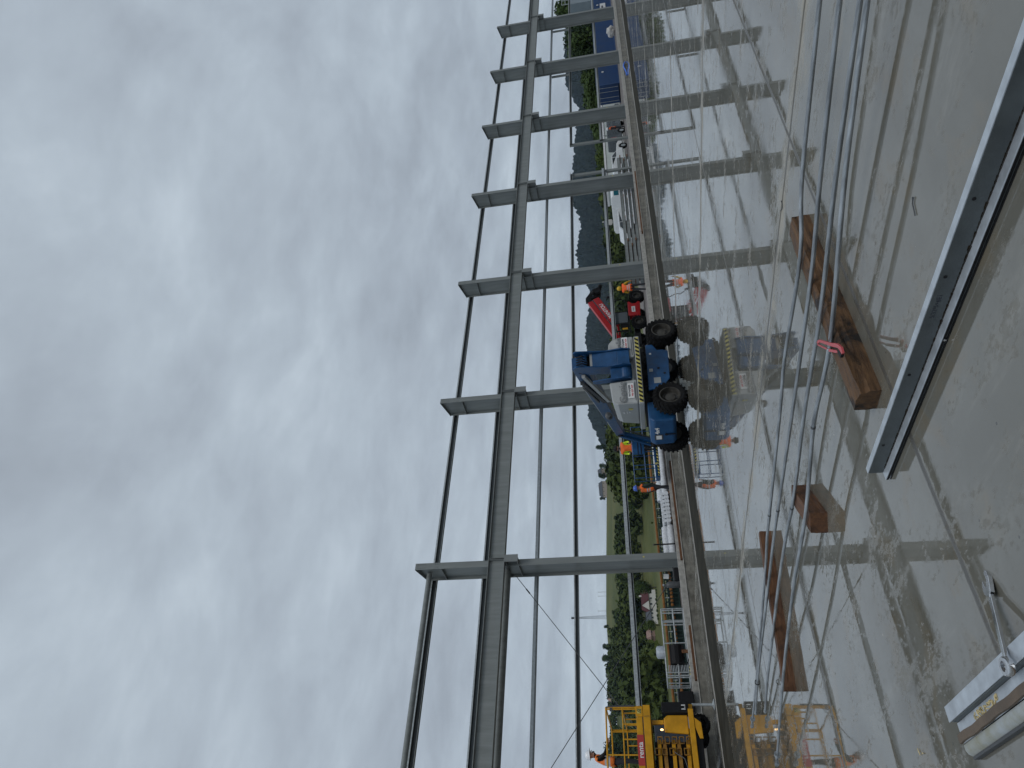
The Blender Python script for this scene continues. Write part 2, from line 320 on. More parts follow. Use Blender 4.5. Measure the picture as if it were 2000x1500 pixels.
def ground_mat():
    M=bpy.data.materials.new('meadow_and_gravel'); M.use_nodes=True; nt=M.node_tree; N=nt.nodes; L=nt.links; p=N['Principled BSDF']
    tc=N.new('ShaderNodeTexCoord'); O=tc.outputs['Object']
    def nz(scale,detail=5,rough=.6,st=(1,1,1)):
        mp=N.new('ShaderNodeMapping'); mp.inputs['Scale'].default_value=st; L.new(O,mp.inputs[0])
        n=N.new('ShaderNodeTexNoise'); n.inputs['Scale'].default_value=scale; n.inputs['Detail'].default_value=detail; n.inputs['Roughness'].default_value=rough; L.new(mp.outputs[0],n.inputs[0]); return n.outputs[0]
    def ramp(v,*st):
        r=N.new('ShaderNodeValToRGB'); L.new(v,r.inputs[0]); e=r.color_ramp.elements
        e[0].position,e[0].color=st[0][0],(*st[0][1],1); e[1].position,e[1].color=st[-1][0],(*st[-1][1],1)
        for q in st[1:-1]: k=e.new(q[0]); k.color=(*q[1],1)
        return r.outputs[0]
    g=ramp(nz(.012,6,.6),(.35,(.055,.074,.022)),(.5,(.092,.108,.032)),(.62,(.135,.132,.048)))
    g2=ramp(nz(.25,6,.7,(1,.3,1)),(.3,(.05,.064,.02)),(.7,(.13,.135,.05)))
    m1=N.new('ShaderNodeMix'); m1.data_type='RGBA'; m1.inputs[0].default_value=.45; L.new(g,m1.inputs[6]); L.new(g2,m1.inputs[7])
    gr=ramp(nz(5,6,.75),(.35,(.10,.09,.085)),(.65,(.30,.275,.26)))
    ln=N.new('ShaderNodeVectorMath'); ln.operation='LENGTH'; L.new(O,ln.inputs[0])
    mr=N.new('ShaderNodeMapRange'); mr.inputs[1].default_value=62; mr.inputs[2].default_value=70; L.new(ln.outputs['Value'],mr.inputs[0])
    sx=N.new('ShaderNodeSeparateXYZ'); L.new(O,sx.inputs[0])
    m2=N.new('ShaderNodeMix'); m2.data_type='RGBA'
    yr=N.new('ShaderNodeMapRange'); yr.inputs[1].default_value=50; yr.inputs[2].default_value=54; L.new(sx.outputs[1],yr.inputs[0])
    L.new(yr.outputs[0],m2.inputs[0]); L.new(gr,m2.inputs[6]); L.new(m1.outputs[2],m2.inputs[7])
    L.new(m2.outputs[2],p.inputs['Base Color']); p.inputs['Roughness'].default_value=.95; p.inputs['Specular IOR Level'].default_value=.2
    return M
m_ground=ground_mat()
def polar(name,az0,az1,na,rs,hf,mt,ymin=None):
    v=[];fs=[]; nr=len(rs)
    for i in range(na+1):
        a=az0+(az1-az0)*i/na; r0=rs[0]
        if ymin: r0=ymin/max(math.cos(a),.06)
        for j,r in enumerate(rs):
            rr=r if not ymin else (r0+(rs[-1]-r0)*((r-rs[0])/(rs[-1]-rs[0]))**1.0 if r0<rs[-1] else r0+j)
            v.append((math.sin(a)*rr,math.cos(a)*rr,hf(a,rr)))
    for i in range(na):
        for j in range(nr-1): k=i*nr+j; fs.append((k,k+nr,k+nr+1,k+1))
    b=MB(); b.add(v,fs); o=b.build(name,mt,smooth=True); return tag(o,kind='structure')
polar('hillside',R(-35),R(84),240,[28+1900*(i/90)**1.9 for i in range(91)],hill,m_ground,ymin=28.85)
b=MB(); b.add([(-5000,-5000,-8),(5000,-5000,-8),(5000,5000,-8),(-5000,5000,-8)],[(0,1,2,3)]); tag(b.build('ground',m_ground),kind='structure')
# distant forested mountains
mts=[(1128,-260),(1112,-120),(1105,0),(1104,110),(1104,138),(1108,174),(1118,190),(1130,210),(1126,256),(1122,280),(1121,300),(1118,330),(1118,385),(1120,402),(1132,426),(1135,448),(1129,470),(1125,500),(1128,516),(1133,524),(1148,556),(1151,566),(1151,600),(1146,630),(1144,670),(1146,680),(1149,740),(1150,788),(1151,816),(1158,834),(1172,862),(1186,900),(1200,960),(1240,1100),(1290,1500)]
MP=sorted(azel(*q) for q in mts); MR=2700.
def mount(az,r):
    top=interp(MP,az)*MR+H
    t=(r-1500)/(MR-1500)
    z=top*(t if t<=1 else 1-(t-1)*.8)
    d=noise.noise(Vector((az*9,r*.002,3)))*.16+noise.noise(Vector((az*30,r*.006,7)))*.07
    z*=1+d*(1-abs(t))*1.2 if t<1 else 1
    jit=(random.random()-.5)*13+noise.noise(Vector((az*420,r*.05,1)))*7
    return max(-6,z)+jit*(1 if z>8 else .1)
m_for=mat('dark_spruce_forest',(.004,.008,.006),.95,0,0,.012,0,col2=(.014,.022,.014),amt=.5,width=.2,rvar=0,spec=.1,detail=10)
polar('mountains',R(-5),R(98),760,[1500+1500*(i/46) for i in range(47)],mount,m_for)
# ---------------------------------------------------------------- foundation wall along the slab edge
t=thing('foundation_wall','long low concrete foundation wall along the far edge of the wet floor','wall',(0,28,0))
b=MB(); b.b2((-45,-.4,-.2),(150,-.1,.235)); o=b.build('wall_face',m_conc,t); 
b=MB(); b.b2((-45,-.44,.237),(150,-.36,.262)); b.b2((-45,.55,.10),(150,.85,.44)); b.build('edge_strip',m_concl,t)
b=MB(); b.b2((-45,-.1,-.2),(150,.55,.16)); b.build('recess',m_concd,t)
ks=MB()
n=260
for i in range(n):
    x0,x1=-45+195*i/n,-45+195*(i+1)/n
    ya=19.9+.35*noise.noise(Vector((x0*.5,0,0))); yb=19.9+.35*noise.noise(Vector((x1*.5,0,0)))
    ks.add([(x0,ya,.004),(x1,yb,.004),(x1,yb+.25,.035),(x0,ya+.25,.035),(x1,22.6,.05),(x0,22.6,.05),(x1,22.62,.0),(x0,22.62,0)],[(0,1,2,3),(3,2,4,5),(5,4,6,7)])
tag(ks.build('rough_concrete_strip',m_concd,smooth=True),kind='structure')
e=MB(); e.b2((-45,22.62,0),(150,22.78,.06)); tag(e.build('strip_edge',m_concl),kind='structure')
# ---------------------------------------------------------------- columns with crane brackets
X0,SP=16.38,11.0; HT,HC=13.36,13.03; PD=1.28; FW=.34
def col_parts(t):
    b=MB(); b.b2((-FW/2,0,0),(FW/2,.03,HT)); b.build('inner_flange',m_paint,t)
    b=MB(); b.add([(-.009,.03,0),(.009,.03,0),(.009,PD-.03,0),(-.009,PD-.03,0),(-.009,.03,HT-.01),(.009,.03,HT-.01),(.009,PD-.03,HC),(-.009,PD-.03,HC)],[(3,2,1,0),(4,5,6,7),(0,1,5,4),(1,2,6,5),(2,3,7,6),(3,0,4,7)]); b.build('web',m_paint,t)
    b=MB(); b.b2((-FW/2,PD-.03,0),(FW/2,PD,HC-.02)); b.build('outer_flange',m_paint,t)
    b=MB(); b.bar((0,.02,HT+.012),(0,PD+.03,HC+.005),FW+.02,.024); b.build('cap_plate',m_paintd,t)
    for z in (12.0,8.62,8.02):
        b=MB(); b.b2((-FW/2+.005,.031,z),(-.01,PD-.031,z+.022)); b.b2((.01,.031,z),(FW/2-.005,PD-.031,z+.022)); b.build('stiffener',m_paintd,t)
    c=MB(); c.ibeam((0,-.46,8.32),(0,-.001,8.32),.30,.60,.025,.02); c.b2((-.19,-.49,7.98),(.19,-.461,8.645)); c.build('crane_bracket',m_paintd,t)
    p=MB()
    for z in (12.2,12.32,12.85,12.97,13.1,13.22):
        for x in (-.1,.1): p.tube((x,0,z),(x,-.012,z),.018,8)
    p.build('bolt_holes',m_greyd,t)
    s=MB(); s.b2((-.035,-.006,1.86),(.035,0,1.94)); s.build('height_tag',m_haz,t)
    g=MB(); g.b2((-.3,-.06,.28),(.3,PD+.1,.32)); g.build('base_plate',m_paintd,t)
w1=['nearest grey column, left of the blue boom lift','second grey column, rising behind the blue boom lift','third grey column, beside the worker in the mustard jacket','fourth grey column, at the far end of the stacked steel beams','fifth grey column, hiding the middle of the dark grey van','sixth grey column, crossing the blue shipping container','farthest grey column, at the edge of the photo by the white sign boards']
root=None
for k in range(7):
    loc=(X0+SP*k,31.44,0)
    if k==0:
        root=thing('steel_column','grey steel column with crane bracket: '+w1[0],'column',loc,0,'row of hall columns'); root['label']=w1[0]; col_parts(root)
    else: dup(root,loc,None,w1[k],'row of hall columns')
# crane runway beams, one per bay
bl=['leftmost crane runway beam, running out of frame left of the nearest column','crane runway beam above the blue boom lift','crane runway beam above the red telehandler bay','crane runway beam above the stacked steel beams','crane runway beam above the parked white pickup bay','crane runway beam above the dark grey van bay','crane runway beam above the blue container bay','crane runway beam leaving the frame past the farthest column']
for i in range(8):
    x1=X0+SP*i-.012; x0=x1-SP+.024
    if i==0: x0=x1-2*SP
    if i==7: x1=x0+2*SP
    t=thing('crane_beam',bl[i],'steel beam',((x0+x1)/2,31.12,8.65),0,'crane runway beams along the columns'); h=(x1-x0)/2
    b=MB(); b.ibeam((-h,0,.41),(h,0,.41),.32,.82,.028,.018); b.build('beam',m_paint,t)
    for s in (-1,1):
        b=MB(); b.b2((s*h-s*.03-.01,-.15,.03),(s*h-s*.03+.01,-.01,.79)); b.build('end_stiffener',m_paintd,t)
# wall rails fixed outside the columns
def rail(name,label,segs,z0,z1,y=32.725,dep=.16,m=None,lip=.24):
    t=thing(name,label,'wall rail',(X0,y,(z0+z1)/2),0,'horizontal rails outside the columns'); h=(z1-z0)/2
    for a,c in segs:
        b=MB(); b.b2((a-X0,dep-.006,-h+.004),(c-X0,dep,h-.004),1); b.b2((a-X0,0,-h),(c-X0,dep,-h+.004),1); b.b2((a-X0,0,h-.004),(c-X0,dep,h))  # web and lower flange darker than the lips: recess shade put into colour
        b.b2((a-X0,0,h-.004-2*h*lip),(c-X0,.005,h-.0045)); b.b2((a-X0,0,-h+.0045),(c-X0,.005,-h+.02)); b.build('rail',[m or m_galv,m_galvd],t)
L0,L1=-16,112
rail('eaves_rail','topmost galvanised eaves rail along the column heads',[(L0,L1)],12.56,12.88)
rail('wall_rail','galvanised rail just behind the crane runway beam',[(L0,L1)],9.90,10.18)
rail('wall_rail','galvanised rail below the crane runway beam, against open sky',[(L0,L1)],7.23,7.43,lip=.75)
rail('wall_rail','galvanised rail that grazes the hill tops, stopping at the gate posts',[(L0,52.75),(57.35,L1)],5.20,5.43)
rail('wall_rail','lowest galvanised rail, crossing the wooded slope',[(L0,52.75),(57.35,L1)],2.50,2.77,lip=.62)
def post(label,x,z0,z1,w=.3,d=.16):
    t=thing('gate_post',label,'post',(x,32.9,z0),0); b=MB(); b.b2((-w/2,.0,0),(-w/2+.012,d,z1-z0)); b.b2((w/2-.012,0,0),(w/2,d,z1-z0)); b.b2((-w/2+.012,.002,0),(w/2-.012,.014,z1-z0)); b.build('post',m_paint,t); return t
post('grey gate post in front of the white pickup bonnet',57.5,.3,5.45)
t=post('grey gate post close to the fourth column, with a short rail to it',52.6,.3,5.35)
b=MB(); b.b2((-2.9,.02,2.1),(-.16,.14,2.32)); b.build('short_rail',m_galv,t)
b=MB(); b.b2((-1.0,.02,0),(-.9,.14,2.09)); b.build('inner_stud',m_paintd,t)
for x,l in ((71.2,'short window stud between rails left of the sixth column'),(82.2,'short window stud between rails left of the farthest column')):
    t=thing('window_stud',l,'post',(x,32.9,5.44),0,'short studs between the rails'); b=MB(); b.b2((-.14,0,0),(.14,.12,1.78)); b.build('stud',m_paint,t)
# round struts and cross bracing in the left bay
for z,lb,r in ((12.79,'upper round grey strut at the head of the nearest column',.135),(8.68,'lower round grey strut beneath the crane beam, left bay',.155)):
    t=thing('round_strut',lb,'strut',(X0-.02,32.1,z),0,'round struts in the left bay'); b=MB(); b.tube((-.1,0,0),(-11,0,0),r,20); b.build('tube',m_paint,t,smooth=True)
    b=MB(); b.b2((-.1,-.012,-.10),(-.0,.012,.10)); b.build('end_plate',m_paintd,t)
for a,c,lb in (((15.98,8.26),(5.4,.1),'brace rod falling leftward from the nearest column bracket'),((15.91,.44),(5.4,7.35+.4),'brace rod rising leftward from the foot of the nearest column')):
    t=thing('brace_rod',lb,'brace',(a[0],32.1 if a[1]>1 else 32.16,a[1]),0,'crossed brace rods in the left bay'); b=MB(); b.tube((0,0,0),(c[0]-a[0],0,c[1]-a[1]),.017,8); b.build('rod',m_greyd,t,smooth=True)
    b=MB(); d=(Vector((c[0]-a[0],0,c[1]-a[1]))).normalized(); b.tube(d*.9,d*1.2,.035,8); b.build('turnbuckle',m_greyd,t)
# timber planks and a blue hose lying on the wall
for (x0,x1,y,lb) in ((14.55,19.6,28.3,'reddish brown plank lying in the wall recess before the nearest column'),(9.5,11.6,28.25,'brown plank on the wall beside the grey work platform'),(37.5,44.5,28.3,'long brown plank on the wall before the stacked steel beams')):
    t=thing('plank',lb,'timber',((x0+x1)/2,y,.16),0,'planks lying on the foundation wall'); b=MB(); b.box((0,0,.085),(x1-x0,.22,.17)); b.build('board',m_wood2,t,bevel=.006)
m_hose=mat('bright_blue_hose',(.04,.17,.72),.35,0,.1,6)
hp=[gY(x,y,27.5) for x,y in ((1225,121),(1222,126),(1222,130),(1226,136),(1228,141),(1229,146))]
hp=[Vector((p.x,27.48,zz_)) for p,zz_ in zip(hp,(.07,.20,.22,.12,.06,.055))]
t=thing('hose','short bright blue hose lying over the concrete wall face','hose',hp[2]); b=MB(); b.path([p-hp[2] for p in hp],.055,10); b.build('hose_body',m_hose,t,smooth=True)
# ---------------------------------------------------------------- foreground: timbers, rods, profiles, tools
def timber(label,p0,p1,w,h,side,seed,wane=.0,bow=0,m=None):
    p0,p1=Vector(p0),Vector(p1); d=p1-p0; Ln=d.length; ang=math.atan2(d.y,d.x); nx,ny,nzr=max(8,int(Ln/.03)),7,6
    t=thing('timber_block',label,'timber',(p0.x,p0.y,0),ang,'timber bearers under the rods')
    rnd=lambda a,b_,c:noise.noise(Vector((a*3+seed,b_*9,c*9)))
    g=bmesh.new()
    def pos(i,u,v):
        x=Ln*i/nx; y=side*w*u; z=h*v
        e=.006*rnd(x*2,u*.4,v*.4)
        if v>.6 and u<.35 and wane:
            k=max(0,noise.noise(Vector((x*2.2+seed,5,0)))+.25)*wane; y+=side*k*(1-u/.35)*.9; z-=k*.8*(1-u/.35)*(v-.6)/.4+abs(rnd(x*9,u,v))*.012*(k>0.004)
        return Vector((x+(.006*rnd(0,u,v) if i in(0,nx) else 0),y+e,max(0,z+ (e if v>.1 else 0))))
    ring=[(k/ny,0) for k in range(ny)]+[(1,k/nzr) for k in range(nzr)]+[(1-k/ny,1) for k in range(ny)]+[(0,1-k/nzr) for k in range(nzr)]
    rows=[[g.verts.new(pos(i,u,v)) for u,v in ring] for i in range(nx+1)]
    for i in range(nx):
        for k in range(len(ring)): q=(k+1)%len(ring); g.faces.new((rows[i][k],rows[i][q],rows[i+1][q],rows[i+1][k]))
    g.faces.new(rows[0][::-1]); g.faces.new(rows[-1]); bmesh.ops.recalc_face_normals(g,faces=g.faces)
    me=bpy.data.meshes.new('beam'); g.to_mesh(me); g.free(); me.materials.append(m or m_wood)
    o=bpy.data.objects.new('beam',me); C.objects.link(o); o.parent=t; return t
def wood_mat(name,c1,c2,stain,st=.5):
    M=mat(name,c1,.6,0,0,9,.5,60,col2=c2,amt=.5,stretch=(.5,5,5),spec=.4); nt=M.node_tree; N=nt.nodes; L=nt.links; p=N['Principled BSDF']
    lk=p.inputs['Base Color'].links[0].from_socket
    tc=N.new('ShaderNodeTexCoord'); n=N.new('ShaderNodeTexNoise'); n.inputs['Scale'].default_value=3.2; n.inputs['Detail'].default_value=7; n.inputs['Roughness'].default_value=.7; n.inputs['Distortion'].default_value=.6
    mp=N.new('ShaderNodeMapping'); mp.inputs['Scale'].default_value=(1,1.8,1.8); L.new(tc.outputs['Object'],mp.inputs[0]); L.new(mp.outputs[0],n.inputs[0])
    r=N.new('ShaderNodeValToRGB'); r.color_ramp.elements[0].position=.52; r.color_ramp.elements[1].position=.64; L.new(n.outputs[0],r.inputs[0])
    m=N.new('ShaderNodeMix'); m.data_type='RGBA'; k=N.new('ShaderNodeMath'); k.operation='MULTIPLY'; k.inputs[1].default_value=st; L.new(r.outputs[0],k.inputs[0]); L.new(k.outputs[0],m.inputs[0]); L.new(lk,m.inputs[6]); m.inputs[7].default_value=(*stain,1); L.new(m.outputs[2],p.inputs['Base Color'])
    return M
m_woodA=wood_mat('stained_brown_timber',(.055,.027,.012),(.165,.088,.038),(.008,.006,.005),.97)
m_woodB=wood_mat('warm_brown_timber',(.07,.028,.012),(.16,.072,.03),(.03,.014,.008),.7)
BH=.148
b1=timber('long stained brown timber with a splintered edge, under the red pipe wrench',(3.154,3.886,0),(5.22,3.96,0),.19,BH,1,2.0,wane=.10,m=m_woodA)
timber('short brown timber offcut in the middle of the floor',(3.438,5.92,0),(4.02,6.35,0),.19,BH,1,7.0,wane=.0,m=m_woodB)
timber('long smooth brown timber farthest from the camera, beside the yellow lift reflection',(2.984,9.304,0),(4.86,8.76,0),.16,BH-.01,1,12.,wane=.0,m=m_woodB)
RZ=BH+.014
rods=[('outermost of the four galvanised rods, farthest from the pipe wrench',[(5.035,2.106,.19),(4.898,3.374,.19),(4.70,4.0,RZ+.015),(4.701,5.205,.185),(4.627,5.888,.178),(4.438,7.639,.18),(4.391,8.075,.18),(4.267,9.0,RZ),(3.979,11.9,.126),(3.82,13.3,.12)],(4.44,7.62),'cup'),
('second galvanised rod, with a ring coupler near its far end',[(4.587,1.94,.2),(4.495,3.12,.18),(4.40,3.98,RZ),(4.31,5.501,RZ),(4.184,7.112,.18),(4.144,7.627,.185),(4.055,8.95,RZ+.01),(3.856,11.312,.16),(3.75,12.7,.12)],(4.19,7.05),None),
('third galvanised rod, passing just beside the wrench handle tips',[(4.231,1.808,.2),(4.141,2.887,.195),(4.03,4.0,RZ+.01),(3.961,5.066,.177),(3.85,6.28,RZ+.004),(3.8,7.009,.181),(3.714,8.043,.185),(3.66,9.05,RZ),(3.516,10.441,.153),(3.422,11.5,.12)],(3.84,6.52),'plain'),
('innermost galvanised rod, lying under the red pipe wrench',[(4.119,1.766,.2),(3.964,2.771,.2),(3.76,4.0,RZ),(3.668,4.701,.195),(3.626,4.971,.2),(3.46,6.0,RZ+.012),(3.293,7.143,.195),(3.03,8.9,RZ+.02),(2.70,11.0,.13)],(3.63,4.93),'fork')]
for lb,pts,cp,end in rods:
    pts=[Vector(p) for p in pts]; o=pts[0].copy(); t=thing('bracing_rod',lb,'steel rod',o,0,'galvanised bracing rods on the floor')
    # extend toward and past the camera side
    d0=(pts[0]-pts[1]).normalized(); P=[pts[0]+d0*1.5]+pts
    fine=[]
    for i in range(len(P)-1):
        p0=P[max(i-1,0)];p1=P[i];p2=P[i+1];p3=P[min(i+2,len(P)-1)]
        for k in range(8):
            u=k/8; fine.append(.5*((2*p1)+(p2-p0)*u+(2*p0-5*p1+4*p2-p3)*u*u+(3*p1-p0-3*p2+p3)*u**3))
    fine.append(P[-1]); fine=[q-o for q in fine]
    b=MB(); b.path(fine,.0168,12); b.build('rod',m_rodm,t,smooth=True)
    c=min(fine,key=lambda q:(q.x+o.x-cp[0])**2+(q.y+o.y-cp[1])**2); i=fine.index(c); d=(fine[i+1]-fine[i-1]).normalized()
    b=MB(); b.tube(c-d*.018,c+d*.0,.0205,14,m=1); b.tube(c+d*.001,c+d*.10,.021,6); b.tube(c+d*.101,c+d*.13,.0165,12); b.build('coupler',[m_rodm,m_greyd],t)
    e=fine[-1]; d=(fine[-1]-fine[-3]).normalized(); s=d.cross(Vector((0,0,1))).normalized()
    b=MB()
    if end in('cup','fork'):
        b.tube(e-d*.02,e+d*.02,.042,16); b.tube(e+d*.021,e+d*.20,.016,10); b.bar(e+d*.16-s*.07,e+d*.16+s*.07,.05,.03); b.tube(e+d*.24,e+d*.33,.026,10); 
    else: b.tube(e-d*.01,e+d*.05,.024,12); b.tube(e+d*.051,e+d*.09,.015,10)
    b.build('end_fitting',m_rodm,t,smooth=False)
    if end is None:
        b=MB(); q=fine[-8]; b.lathe([(.032,-.008),(.042,-.008),(.042,.008),(.032,.008)],q,(fine[-7]-fine[-9]),16,closed=True); b.build('ring',m_black,t)
    # wire ties / dark bands already in the galvanising
# steel channel lying on the floor on its long side
BX=2.70; Y1=4.27; t=thing('steel_channel','long galvanised steel channel on the wet floor, right of the stained timber','steel profile',(BX,Y1,0),R(-1.6)+0,None)
Ln=6.5
def chan(x0,x1,z0,z1,name,mt,y0=0):
    b=MB(); b.b2((x0,-Ln,z0),(x1,y0,z1)); return b.build(name,mt,t,bevel=.002)
chan(0,.062,.026,.032,'bottom_flange',m_galvl)
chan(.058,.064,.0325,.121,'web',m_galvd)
chan(.058,.102,.1215,.128,'top_flange',m_galvl)
chan(.001,.006,.012,.0255,'lip',m_black)
chan(-.003,.003,.001,.0065,'lower_lip',m_black,-.01)
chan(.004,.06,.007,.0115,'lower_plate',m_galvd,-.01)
for y in (-.33,-1.02,-1.75,-2.2):
    b=MB(); b.tube((.0575,y,.095),(.0545,y,.095),.0085,14); b.build('bolt_hole',m_black,t)
b=MB(); b.tube((-.004,-1.36,.018),(-.008,-1.36,.018),.007,10); b.build('bolt_head',m_chrome,t)
text('stamped_marking','5/32*5+#E1',.034,m_ink,t,(.0572,-1.55,.086),(0,1,0) if False else (0,-1,0),(0,0,1),.0004)
# grime line where the web meets the flange
def grime():
    M=mat('channel_grime',(.03,.022,.014),.9,0,.5,30,spec=.1); return M
b=MB(); n=150
for i in range(n):
    y=-Ln*.62*i/n-.05; wv=.003+.016*max(0,noise.noise(Vector((y*6,1,0)))+.2)*random.random()+random.random()*.003
    b.add([(.0572,y,.0335),(.0572,y-.03,.0335),(.0572,y-.03,.0335+wv),(.0572,y,.0335+wv*random.random())],[(0,1,2,3)])
    b.add([(.057,y,.0324),(.057,y-.03,.0324),(.057-wv*.8,y-.03,.0324),(.057-wv*.6,y,.0324)],[(0,1,2,3)])
b.build('grime',grime(),t)
# second, shaped profile at the lower edge of the view
e0=Vector((1.24,4.42,0)); e1=Vector((1.175,3.02,0)); ax=(e1-e0).normalized(); ang=math.atan2(ax.y,ax.x)
t=thing('shaped_profile','pale galvanised shaped profile with a brown timber strip, under the spanner','steel profile',e0,ang)
# local: x along, +y to the left of travel (toward larger world x), z up
def ex(y0,y1,z0,z1,name,mt,l=4.2,x0=0,bev=.002):
    b=MB(); b.b2((x0,y0,z0),(l,y1,z1)); return b.build(name,mt,t,bevel=bev)
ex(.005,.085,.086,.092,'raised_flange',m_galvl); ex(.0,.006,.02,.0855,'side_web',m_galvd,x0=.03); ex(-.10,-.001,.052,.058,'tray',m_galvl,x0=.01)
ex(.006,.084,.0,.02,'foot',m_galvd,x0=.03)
b=MB()
for i in range(70):
    x=.0+4.2*i/70; yy=lambda x_:-.078+.008*noise.noise(Vector((x_*6,0,0)))
    for k in range(1):
        xa,xb=x,x+.06; b.add([(xa,yy(xa)-.022,.0585),(xb,yy(xb)-.022,.0585),(xb,yy(xb)+.02,.0585),(xa,yy(xa)+.02,.0585),(xa,yy(xa)-.022,.073),(xb,yy(xb)-.022,.073),(xb,yy(xb)+.02,.073),(xa,yy(xa)+.02,.073)],[(4,5,6,7),(0,1,5,4),(2,3,7,6)]+([(3,0,4,7)] if i==0 else []))
m_strip=mat('grey_brown_strip',(.115,.085,.06),.7,0,.25,8,.2,40); b.build('timber_strip',m_strip,t)
b=MB(); b.prism([(-.160,.026),(-.150,.046),(-.132,.056),(-.106,.056),(-.106,.050),(-.130,.050),(-.144,.042),(-.153,.024)],lambda y,z,x:(x,y,z),.0,4.2); m_roll=mat('dirty_pale_tube',(.42,.45,.46),.45,.3,0,7,.15,40,col2=(.30,.29,.21),amt=.55); b.build('rolled_edge',m_roll,t,smooth=True)
ex(-.175,-.160,.002,.03,'lower_edge',m_greyd)
b=MB(); random.seed(5)
for i in range(60):
    x=.28+.34*random.random(); y=-.05+.03*random.random(); s=.012+.012*random.random(); a=random.random()*3; b.box((x,y+.0,.0605),(s,s*.3,.003),rz=a)
m_chip=mat('pale_wood_chips',(.62,.50,.25),.7,0,.2,20); b.build('wood_splinters',m_chip,t)
# combination spanner leaning from the floor onto the profile
S0=Vector((1.615,3.545,.012)); S1=Vector((1.185,3.42,.125)); d=(S1-S0); Ls=d.length; d.normalize(); s=Vector((0,0,1)).cross(d).normalized(); u=d.cross(s)
t=thing('spanner','chrome combination spanner leaning on the shaped profile','spanner',S0)
f3=lambda a,b_,k:(d*a+s*b_+u*k)
b=MB(); op=[(-.055,.018),(-.05,.036),(-.03,.046),(.0,.044),(.028,.03),(.055,.0125),(.055,-.0125),(.028,-.03),(.0,-.044),(-.03,-.046),(-.05,-.036),(-.055,-.018),(-.012,-.016),(.0,0),(-.012,.016)]
th=R(15); op=[(x*1.35,y*1.25) for x,y in op]; op=[(x*math.cos(th)-y*math.sin(th),x*math.sin(th)+y*math.cos(th)) for x,y in op]
b.prism(op,f3,-.010,.010); b.build('open_jaw',m_chrome,t,bevel=.002)
b=MB(); b.prism([(.07,.021),(Ls-.035,.016),(Ls-.035,-.016),(.07,-.021)],f3,-.008,.008); b.build('shank',m_chrome,t,bevel=.002)
b=MB(); b.lathe([(.022,-.016),(.038,-.016),(.041,-.009),(.041,.009),(.038,.016),(.022,.016)],d*(Ls-.005)+s*0+u*.004,(u+d*.25),28,closed=True); b.build('ring_end',m_chrome,t,smooth=True)
# red swedish pattern pipe wrench
m_pink=mat('red_tool_enamel',(.50,.075,.085),.45,0,.12,30,coat=.1)
W0=gz(1596,668,.2); W1=gz(1645,677,.2); d=Vector((W1.x-W0.x,W1.y-W0.y,0)); Lw=d.length; d.normalize(); s=Vector((d.y,-d.x,0)); sgn=1 if (gz(1620,690,.2)-gz(1620,680,.2)).dot(s)>0 else -1; s*=sgn
t=thing('pipe_wrench','red enamelled pipe wrench lying open across the two inner rods','pipe wrench',(W0.x,W0.y,.19))
f3=lambda a,b_,k:(d*a*Lw+s*b_*.26+Vector((0,0,k)))
b=MB(); b.prism([(.0,.02),(.06,-.06),(.12,-.085),(.62,-.045),(.75,-.06),(.86,-.05),(.98,.02),(1.02,.16),(.99,.20),(.93,.12),(.86,.055),(.62,.045),(.13,-.01),(.05,.05)],f3,.0,.016); b.build('main_handle',m_pink,t,bevel=.002)
b=MB(); b.prism([(.0,.075),(.02,.055),(.46,.14),(.46,.185),(.02,.095)],f3,.001,.013); b.prism([(.48,.13),(.80,.13),(.84,.16),(.80,.20),(.50,.205),(.46,.185)],f3,.0,.015); b.build('second_handle',m_pink,t,bevel=.002)
b=MB(); b.tube(f3(.44,.165,.007),f3(.51,.165,.007),.011,12); b.build('adjusting_nut',m_chrome,t)
b=MB(); b.prism([(.84,.14),(.88,.07),(.93,.13),(.985,.22),(.95,.30),(.90,.24)],f3,-.001,.017); b.build('toothed_jaw',m_black,t)
# nails and splinters on the floor
def nail(lb,pts):
    o=Vector(pts[0]); t=thing('nail',lb,'nail',o,0,'loose nails on the floor'); b=MB(); b.path([Vector(p)-o for p in pts],.0035,6); b.build('shank',m_greyd,t,smooth=True); b=MB(); b.tube((0,0,-.002),(0,0,.004),.007,8); b.build('head',m_greyd,t)
g=lambda x,y:tuple(gz(x,y,.006))
nail('bent nail between the joint and the outermost rod',[g(1526,393),g(1528,399),g(1528,406),g(1524,412)])
nail('thin kinked nail between the stained timber and the steel channel',[g(1783,387),g(1782,398),g(1787,421)])
for (x,y,l,a) in ((1795,1468,.05,.3),(1803,1471,.03,1.2)):
    p=gz(x,y,.004); t=thing('wood_splinter','pale wood splinter on the wet floor at the lower left','splinter',p,a,'wood splinters on the floor'); b=MB(); b.prism([(-l/2,0),(0,.005),(l/2,.002),(0,-.004)],lambda a_,b_,k:(a_,b_,k),0,.004); b.build('sliver',m_chip,t)
